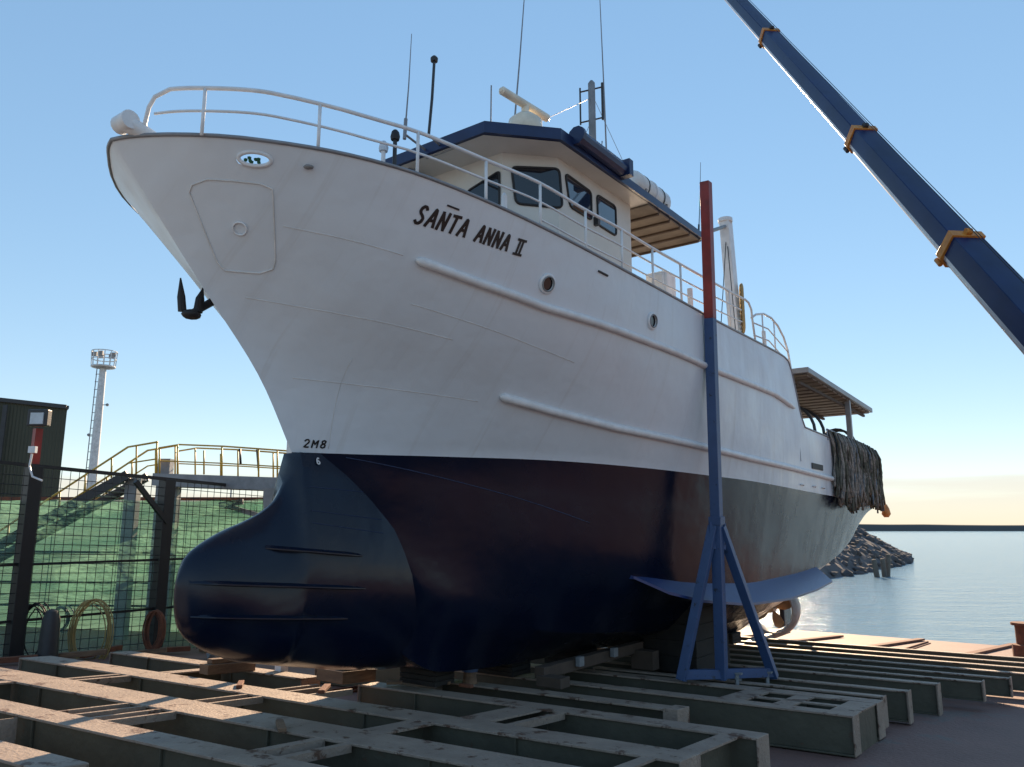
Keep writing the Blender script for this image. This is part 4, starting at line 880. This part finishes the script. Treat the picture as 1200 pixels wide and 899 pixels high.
# litter on and between the beams
ro = random.Random(21)
ol = ['splintered offcut lying nearest the bulb nose', 'dark offcut on the second beam from the camera', 'short offcut beside the jack', 'pale offcut left of the jack', 'thin offcut lying askew below the bow bulb', 'small offcut near the timber block under the bulb']
for k, (s_, w_) in enumerate(((.8, -1.9), (-.7, 1.0), (3.3, .5), (3.1, -.1), (1.6, -.8), (2.5, -.4))):
    a = GP(s_, w_, .045); d = (AX * ro.uniform(-1, 1) + PX * ro.uniform(.4, 1)).normalized(); b = MB(); b.bar(a, a + d * ro.uniform(.25, .5), ro.uniform(.06, .12), .05)
    tag(b.build('timber_offcut', M['wood'] if k % 2 else M['rusty'], loc=a, bevel=.008), ol[k], 'offcut')

# ================================================================== HULL PROP
pr = thing('hull_prop', GP(7.75, 3.2, 0), 'tall square prop post, red above and blue below, on a blue triangular stand', 'prop stand')
pb = GP(7.75, 3.25, .05); pt = G(6.95, 3.72, 9.2); dl = (pt - pb)
fr = lambda f: pb + dl * f
zc = (6.44 - pb.z) / dl.z
def onpost(y0, y1, m, name, a=.20):
    b = MB(); b.bar(fr(y0), fr(y1), a, a, up=AX); return b.build(name, m, pr, bevel=.008)
FB = zc
onpost(.0, FB, M['propblue'], 'lower_post', .19); onpost(FB, 1.0, M['propred'], 'upper_post', .19)
b = MB(); b.bar(fr(.30), fr(.315), .24, .24, up=AX); b.build('post_collar', M['propblue'], pr)
b = MB(); b.tube([fr(.74) + AX * .1, fr(.74) + AX * .14], .035, 8); b.build('post_bolt', M['propred'], pr)
f0 = GP(6.95, 2.78, .05); f1 = GP(8.95, 3.85, .05); ap = fr(.30)
for (foot, sd_) in ((f0, -1), (f1, 1)):
    b = MB(); d_ = (foot - pb).normalized(); b.bar(foot, ap + d_ * .09 - Z * .04, .17, .15, up=AX); b.build('leg', M['propblue'], pr, bevel=.008)
for (p, q) in ((f0, pb), (pb, f1)):
    b = MB(); b.bar(p + Z * .10, q + Z * .10, .14, .17); b.build('base_bar', M['propblue'], pr, bevel=.008)
b = MB(); b.bar(ap - (f1 - f0).normalized() * .2 - Z * .22, ap + (f1 - f0).normalized() * .2 - Z * .22, .03, .5); b.build('gusset', M['propblue'], pr)
# clamps pinning the stand
for k, s_ in enumerate((8.0, 8.75)):
    c = GP(s_, 3.78 if k else 3.45, 0); b = MB(); b.bar(c - Z * .35, c + Z * .16, .06, .08); b.bar(c - Z * .0 + AX * .16, c + AX * .16 + Z * .2, .05, .06); b.tube([c + Z * .08 - AX * .05, c + Z * .08 + AX * .24], .03, 8); b.bar(c + Z * .16 - PX * .1, c + Z * .16 + PX * .1, .1, .03)
    tag(b.build('beam_clamp', M['grey'], loc=c), ['grey screw clamp at the middle of the blue stand foot', 'grey screw clamp at the right end of the blue stand foot'][k], 'clamp')
# white prop on the far side of the stem
b = MB(); p = spot(338.5, 617, 14.5); p.z = -1; b.bar(p, p + Z * 5.3, .17, .17, up=AX); b.bar(p - PX * .3 + Z * .02, p + PX * .3 + Z * .02, .3, .06)
tag(b.build('white_prop_post', M['rail'], loc=p, bevel=.01), 'white square post showing in a sliver just left of the stem', 'prop post')

# ================================================================== CRANE BOOM
cr = thing('crane_boom', spot(1200, 400, 12), 'dark blue telescopic crane boom with orange section collars against the sky', 'crane boom')
BP0 = spot(1260, 443, 10.8); BP1 = spot(800, -67, 27); bd = BP1 - BP0
def bpt(px_):  # parameter of a picture column along the boom
    lo_, hi_ = 0., 1.
    for _ in range(40):
        m_ = (lo_ + hi_) / 2; P = BP0 + bd * m_; x = 600 + 900 * P.x / (P.y * math.cos(PITCH) + (P.z - CAMZ) * math.sin(PITCH))
        if x > px_: lo_ = m_
        else: hi_ = m_
    return lo_
tcl = [bpt(1124), bpt(1008), bpt(901)]
secs = [(0, tcl[0], .54), (tcl[0], tcl[1], .48), (tcl[1], tcl[2], .43), (tcl[2], 1, .39)]
dB = bd.normalized(); xB = dB.cross(Z).normalized(); yB = xB.cross(dB).normalized()
if yB.z < 0: yB = -yB
WS = (9,)  # left belly strip that carries the painted reflection
def bsec(c, wd):   # box with rounded belly
    h = wd * 1.05; o = [c + yB * h * .5 - xB * wd * .5, c + yB * h * .5 + xB * wd * .5]
    for k in range(9):
        a = -math.pi * k / 8; o.append(c + xB * wd * .5 * math.cos(a) + yB * (-h * .15 + h * .38 * math.sin(a)))
    return o
for k, (a, c, wd) in enumerate(secs):
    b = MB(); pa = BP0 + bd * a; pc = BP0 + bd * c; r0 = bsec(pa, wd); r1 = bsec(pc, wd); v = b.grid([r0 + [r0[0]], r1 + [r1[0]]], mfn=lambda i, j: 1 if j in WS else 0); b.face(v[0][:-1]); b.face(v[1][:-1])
    sec = b.build('boom_section', [M['crane'], M['craneglint']], cr, smooth=35, merge=True, bevel=.012)
    if k < 3:
        b = MB(); cc = pc; w2 = wd * 1.07; 
        q = [cc + yB * w2 * .56 - xB * w2 * .53, cc + yB * w2 * .56 + xB * w2 * .53, cc + xB * w2 * .55 - yB * w2 * .3, cc + xB * w2 * .25 - yB * w2 * .58, cc - xB * w2 * .25 - yB * w2 * .58, cc - xB * w2 * .55 - yB * w2 * .3]
        b.prism([p - dB * .08 for p in q], dB * .17); colr = b.build('section_collar', M['orange'], sec, bevel=.01)
        b = MB(); 
        for sg in (-1, 1):
            b = MB(); b.tube([cc + xB * sg * w2 * .42 - yB * w2 * .5 - dB * .06, cc + xB * sg * w2 * .42 - yB * w2 * .5 + dB * .10], .045, 10); b.build('pad_roller', M['dark'] if k else M['orange'], sec, smooth=35)
        b = MB()
        b.tube([cc + yB * w2 * .62 + xB * .05, cc + yB * w2 * .62 - xB * .05], .06, 12); b.gbox(0, 0, 0, 0, 0, 0) if 0 else None
        b.build('rope_sheave', M['dark'] if k else M['orange'], sec, smooth=35)
b = MB(); b.tube([BP0 + bd * t + yB * (.50 - .2 * t) * .9 for t in [i / 12 for i in range(13)]], .008, 5); b.build('hoist_rope', M['dark'], cr)
b = MB(); b.tube([BP0 + bd * t + yB * (.42 - .17 * t) + xB * .1 for t in [i / 12 for i in range(13)]], .008, 5); b.build('hoist_rope', M['dark'], cr)

# ================================================================== LEFT: fence, hoses, gangway, cloth, shed, tower
WF = -11.6
fz = lambda s_: 3.92 - .045 * s_
fn = thing('mesh_fence', GP(1.9, WF, -.6), 'tall black steel mesh fence behind the bow bulb', 'fence')
for s_ in (-2.9, 1.4, 4.9, 9.7, 14.5):
    b = MB(); b.bar(GP(s_, WF, -.62), G(s_, WF, fz(s_)), .36, .3, up=AX); b.build('fence_post', M['fence'], fn, bevel=.01)
b = MB(); b.bar(G(-4, WF + .1, fz(-4)), G(15, WF + .1, fz(15)), .08, .09); b.build('top_rail', M['fence'], fn)
for (za, zb_) in ((1.5, 1.5), (.2, .2)):
    b = MB(); b.bar(G(-4, WF + .05, za), G(15, WF + .05, zb_), .05, .06); b.build('mesh_rail', M['fence'], fn)
b = MB(); s_ = -4
while s_ < 15:
    b.tube([G(s_, WF + .1, -.65 - SLOPE * s_), G(s_, WF + .1, fz(s_))], .009, 4, cap=False); s_ += .215
z_ = -.5
while z_ < 3.8: b.tube([G(-4, WF + .11, z_ + .18), G(15, WF + .11, z_ - .6)], .009, 4, cap=False); z_ += .23
b.build('wire_mesh', M['fence'], fn)
b = MB(); rows = []
for i in range(77):
    s_ = -3.9 + i * .25; tz = 3.02 + .03 * s_ - .06 * abs(math.sin(i * .52))
    rows.append([G(s_, WF - .14 - .05 * math.sin(i * .9 + j * .6) - .03 * math.sin(j * 1.3), (-.6 - SLOPE * s_) * (1 - j / 16) + tz * j / 16) for j in range(17)])
b.grid(rows); b.build('shade_net', M['net_sheer'], fn, smooth=True)
b = MB(); b.bar(G(3.9, WF + .15, 3.6), G(4.9, WF + .15, 2.5), .12, .12); b.build('post_brace', M['fence'], fn)
# floodlight on the first post
fl = thing('floodlight', G(1.4, WF, fz(1.9)), 'grey floodlight on a short red post above the fence', 'floodlight')
b = MB(); b.bar(G(1.4, WF, fz(1.9)), G(1.4, WF, fz(1.9) + .95), .17, .17, up=AX); b.build('red_post', M['propred'], fl)
c = G(1.4, WF + .1, fz(1.9) + 1.2); b = MB(); b.bar(c - Vector((.26, .06, 0)), c + Vector((.24, -.06, 0)), .2, .42); b.build('lamp_housing', M['dark'], fl, bevel=.03)
b = MB(); b.bar(c + Vector((-.17, -.15, -.02)), c + Vector((.16, -.17, -.02)), .04, .28); b.build('lamp_lens', M['lamp'], fl)
b = MB(); b.bar(c + Vector((-.05, -.25, -.8)), c + Vector((.12, -.25, -.8)), .1, .16); b.tube([c + Vector((.03, -.25, -.9)), c + Vector((0, -.25, -1.2)), c + Vector((.1, -.25, -1.45)), c + Vector((.35, -.25, -1.55))], .025, 6); b.build('junction_box', M['rail'], fl)
# hoses on the fence
def coil(name, base, ux, n, rx, rz_, r, m, lab, cat_, seed):
    rn = random.Random(seed); b = MB(); pts = []
    for k in range(n):
        a_ = rn.uniform(.78, 1.08); o_ = rn.uniform(-.08, .08); tl = rn.uniform(-.1, .1)
        for i in range(28):
            a = 2 * math.pi * i / 28; f = (i / 28)
            pts.append(Vector(base) + Vector(ux) * (rx * a_ * math.sin(a) + o_) + Z * (rz_ * a_ * math.cos(a)) + PX * (.10 * rn.uniform(.7, 1) + .012 * k + .05 * math.sin(a)))
    # smooth jitter
    pts = [(pts[max(i - 1, 0)] + pts[i] * 2 + pts[min(i + 1, len(pts) - 1)]) / 4 for i in range(len(pts))]
    b.tube(pts, r, 6); return tag(b.build(name, m, smooth=True, loc=base), lab, cat_)
hx = Vector((1, .15, 0)).normalized()
coil('hose_coil', spot(102, 742, 19.8), hx, 9, .42, .78, .014, M['hose'], 'yellow hose hung in big loops on the mesh fence', 'hose', 3)
coil('hose_coil', spot(37, 742, 19.2), hx, 7, .3, .7, .016, M['black'], 'black hose hung in loops on the fence near the left edge', 'hose', 5)
coil('rope_tangle', spot(176, 738, 20.3), hx, 16, .2, .5, .014, M['rusty'], 'rust brown tangle of rope and cable hanging at the second fence post', 'rope', 8)
coil('wire_coil', spot(70, 725, 20.2), hx, 6, .2, .34, .012, M['galv'], 'thin grey wire coil between the black and yellow hoses', 'wire coil', 9)
b = MB(); p = spot(56, 766, 18.6); b.tube([p - Z * .1, p + Z * .75, p + Z * .95, p + Z * 1.0], [.22, .19, .13, .03], 10); tag(b.build('dark_gas_bottle', M['dark'], loc=p, smooth=40), 'short dark cylinder standing in front of the fence between the hoses', 'gas bottle')
rn = random.Random(12)
pl = [(-6, 2.0, 'long rusty timber lying against the foot of the fence'), (0, 0, '')]
for k in range(7):
    s_ = .6 + k * 1.0; a = GP(s_, -10.9 + rn.uniform(-.3, .5), -.5); d = (AX * rn.uniform(.5, 1) + PX * rn.uniform(-.5, .7)).normalized(); L = rn.uniform(.8, 1.8); b = MB(); b.bar(a, a + d * L + Z * rn.uniform(0, .12), .16, .12)
    tag(b.build('scrap_timber', M['wood'] if k % 2 else M['rusty'], loc=a, bevel=.01), 'scrap timber lying among others at the foot of the fence', 'timber', 'scrap timbers along the foot of the fence')
b = MB(); p = GP(5.8, -9.0, -.55)
for k in range(26): b.blob(p + AX * rn.uniform(-.7, .9) + PX * rn.uniform(-.3, .4) + Z * rn.uniform(0, .12), rn.uniform(.06, .13), k, .3, 1)
tag(b.build('chain_pile', M['grey'], loc=p), 'low heap of grey chain on the ground beyond the bulb', 'chain')
# green shade cloth wall
cw = thing('shade_cloth_wall', spot(200, 700, 27), 'long green shade cloth screen with a rusty top rail behind the stairs', 'screen')
b = MB(); rows = []
for i in range(61):
    x = -26 + i * .45; rows.append([Vector((x, 27 + .10 * math.sin(i * .8) * (1 - abs(j - 12) / 12) + .05 * math.sin(j * 1.7 + i * .35) + .10 * max(0, math.sin(j * .9)), -1.4 + j * (4.7 / 24) - .04 * abs(math.sin(i * math.pi / 5)) * (j > 22))) for j in range(25)])
b.grid(rows); b.build('shade_cloth', M['cloth'], cw, smooth=True)
for i in range(12):
    b = MB(); x = -25 + i * 2.3; b.bar((x, 26.86, -1.1), (x + .02, 26.86, 3.3), .035, .01); b.build('cloth_seam', M['clothseam'], cw)
b = MB(); b.bar((-26, 26.9, 3.36), (1, 26.9, 3.32), .1, .12); b.build('screen_rail', M['rusty'], cw)
for zz in (1.55, .55, -.2):
    b = MB(); b.bar((-26, 26.7, zz + .1), (1, 26.7, zz - .15), .05, .07); b.build('screen_rail', M['fence'], cw)
# gangway and stairs
DG = 24.0
gw = thing('gangway', spot(250, 700, DG), 'grey steel gangway with yellow handrails and stairs down to the left, behind the fence', 'gangway')
P0, P1 = spot(180, 560, DG), spot(345, 566, DG - 1.5)
back = Vector((.1, 1.1, 0))
b = MB(); b.bar(P0 - Z * .05, P1 - Z * .05, .12, .38); b.bar(P0 + back - Z * .05, P1 + back - Z * .05, .12, .38); b.hexa([P0 - Z * .2, P1 - Z * .2, P1 + back - Z * .2, P0 + back - Z * .2, P0 + Z * .1, P1 + Z * .1, P1 + back + Z * .1, P0 + back + Z * .1]); b.build('walkway', M['galv'], gw)
TB = spot(-30, 700, DG - 1); 
for k, off in enumerate((Vector((0, 0, 0)), back)):
    b = MB(); a = spot(150, 556, DG) + off; e = spot(-40, 660, DG) + off; b.bar(a, e, .10, .28); b.build('stair_stringer', M['galv'] if 0 else M['dark'], gw)
b = MB(); a = spot(150, 556, DG); e = spot(-40, 660, DG)
for k in range(20): p = a.lerp(e, (k + .5) / 20); b.bar(p - Z * .05, p - Z * .05 + back, .32, .04)
b.build('stair_treads', M['grey'], gw)
def rl(pts, r, name, m=M['yellow'], off=Vector((0, 0, 0))):
    b = MB(); b.tube([spot(x, y, d) + off for x, y, d in pts], r, 7); b.build(name, m, gw, smooth=True)
for off in (Vector((0, 0, 0)), back):
    rl([(185, 518, DG), (150, 524, DG), (0, 622, DG), (-40, 648, DG)], .032, 'stair_handrail', off=off); rl([(183, 538, DG), (150, 543, DG), (0, 640, DG)], .024, 'stair_handrail', off=off)
    rl([(186, 525, DG), (210, 521, DG), (262, 523, DG - .7), (345, 529, DG - 1.5)], .026, 'handrail', off=off); rl([(186, 540, DG), (262, 543, DG - .7), (345, 548, DG - 1.5)], .02, 'handrail', off=off)
    for x, y0, y1 in ((184, 517, 556), (160, 523, 556), (131, 536, 560), (100, 557, 580), (70, 577, 598), (40, 596, 620), (10, 616, 640)): rl([(x, y0, DG), (x - .5, y1, DG)], .028, 'rail_post', off=off)
    for x, y0, y1 in ((187, 525, 558), (208, 521, 558), (239, 528, 556), (260, 523, 558), (303, 526, 560), (325, 528, 560)): rl([(x, y0, DG - (x - 180) * .009), (x, y1, DG - (x - 180) * .009)], .026, 'rail_post', off=off)
rl([(281, 526, DG - .9), (282, 544, DG - .9)], .035, 'hose_hook', M['dark']); rl([(301, 527, DG - .9), (303, 552, DG - .9)], .03, 'hose_hook', M['dark'])
for x, y0 in ((195, 538), (157, 560), (207, 568)):
    b = MB(); p = spot(x, y0, DG + .4); b.bar(Vector((p.x, p.y, -1.2)), p, .38 if x < 200 else .2, .3, up=Vector((0, 1, 0))); b.build('support_column', M['grey'] if x != 195 else M['galv'], gw)
b = MB(); b.bar(spot(330, 572, DG - 1.4), spot(330, 640, DG - 1.4), .9, .5, up=Vector((0, 1, 0))); b.build('pier_block', M['grey'], gw)
b = MB(); b.bar(spot(262, 592, DG), spot(310, 606, DG), .12, .14); b.bar(spot(257, 592, DG), spot(285, 588, DG), .1, .16); b.build('brace', M['grey'], gw)
# olive shed
sh = thing('olive_shed', spot(20, 640, 55), 'dark olive corrugated shed beyond the fence at the left edge', 'shed')
tr = spot(79, 478, 55); tl = spot(-70, 462, 52); 
dpt = Vector((-9.5, 14, 0))
b = MB(); lo_ = [Vector((v.x, v.y, -1.2)) for v in (tl, tr, tr + dpt, tl + dpt)]; b.hexa(lo_ + [tl, tr, tr + dpt + Z * .4, tl + dpt + Z * .4]); b.build('shed_wall', M['shed'], sh)
b = MB(); b.bar(tl + Z * .05 - Vector((0, .15, 0)), tr + Z * .05 - Vector((0, .15, 0)), .2, .28); b.bar(tr + Z * .05, tr + dpt + Z * .45, .2, .22); b.build('roof_trim', M['dark'], sh)
p = spot(8, 475, 53.3); b = MB(); b.bar(Vector((p.x, p.y - .12, -1.2)), p - Vector((0, .12, 0)), .3, .1, up=Vector((0, 1, 0))); b.build('downpipe', M['dark'], sh)
# light tower
tw = thing('light_tower', spot(118, 640, 88), 'tall white lighting tower with a railed lamp platform at its top', 'light tower')
tp = spot(121, 430, 88); bt = Vector((tp.x, tp.y, -1)); b = MB(); b.tube([bt, tp.lerp(bt, .3), tp], [.52, .44, .36], 14); b.build('tower_column', M['towerw'], tw, smooth=40)
b = MB(); b.tube([bt + Vector((-.75, -.2, 0)), tp + Vector((-.6, -.2, 0))], .06, 6)
for k in range(24): f = k / 24; b.tube([bt.lerp(tp, f) + Vector((-.7, -.2, 0)), bt.lerp(tp, f) + Vector((-.3, -.2, 0))], .04, 5)
b.build('ladder', M['galv'], tw)
b = MB()
for z0_, r in ((0, 1.25), (.9, 1.3), (1.8, 1.35)): b.tube([tp + Vector((r * math.cos(a), r * math.sin(a), z0_)) for a in [i * math.pi / 8 for i in range(16)]], .06 if z0_ else .1, 5, closed=True)
for i in range(12): a = i * math.pi / 6; b.tube([tp + Vector((1.25 * math.cos(a), 1.25 * math.sin(a), 0)), tp + Vector((1.35 * math.cos(a), 1.35 * math.sin(a), 1.8))], .05, 5)
b.build('platform_rail', M['towerw'], tw)
b = MB(); b.tube([tp - Z * .25, tp - Z * .05, tp + Z * .02], [.5, 1.2, 1.2], 14); b.build('platform', M['grey'], tw)
for i in range(5): a = i * 1.2; b = MB(); c = tp + Vector((1.0 * math.cos(a), 1.0 * math.sin(a), 1.45)); b.bar(c - Vector((.28, 0, 0)), c + Vector((.28, 0, 0)), .25, .5); b.build('flood_lamp', M['grey'], tw)
for z0_, dx in ((-8, -.9), (-4.5, .9)): b = MB(); c = tp + Vector((dx, 0, z0_)); b.tube([c, tp + Vector((0, 0, z0_))], .05); b.blob(c, .2, 1, .05, 1); b.build('tower_bracket', M['grey'], tw)
# work boat far behind the gangway
wb = thing('work_boat', spot(262, 580, 120), 'small grey work boat with a cabin, far off beneath the gangway', 'boat')
c = spot(262, 594, 120); c.z = SEA; b = MB(); b.hexa([c + Vector(v) for v in ((-4.5, -1.2, 5.2), (4.5, -1.2, 5.2), (4, 1.2, 5.2), (-4, 1.2, 5.2), (-5, -1.4, 6.6), (5.6, -1.4, 6.9), (5, 1.4, 6.9), (-5, 1.4, 6.6))]); b.hexa([c + Vector(v) for v in ((-4, -1.2, 0), (4, -1.2, 0), (4, 1.2, 0), (-4, 1.2, 0), (-4.4, -1.2, 5.2), (4.4, -1.2, 5.2), (4, 1.2, 5.2), (-4, 1.2, 5.2))]); b.build('boat_hull', M['grey'], wb)
b = MB(); b.hexa([c + Vector(v) for v in ((-1, -1, 6.7), (2.6, -1, 6.7), (2.6, 1, 6.7), (-1, 1, 6.7), (-.6, -1, 8.6), (2.2, -1, 8.6), (2.2, 1, 8.6), (-.6, 1, 8.6))]); b.build('boat_cabin', M['rail'], wb)
b = MB(); b.tube([c + Vector((1, 0, 8.5)), c + Vector((1, 0, 11))], .12, 6); b.build('boat_mast', M['grey'], wb)
# draft figure on the dark plate
write('6', (.30, 3.285), (1, -.02), .09, .07, .03, .019, M['inkwhite'], 'draft_mark', .0, lambda s_, z_, o: G(s_, max(hw(s_, z_), bulbw(s_, min(z_, 3.4))) + .012 + o, z_))
print('objects', len(bpy.data.objects))
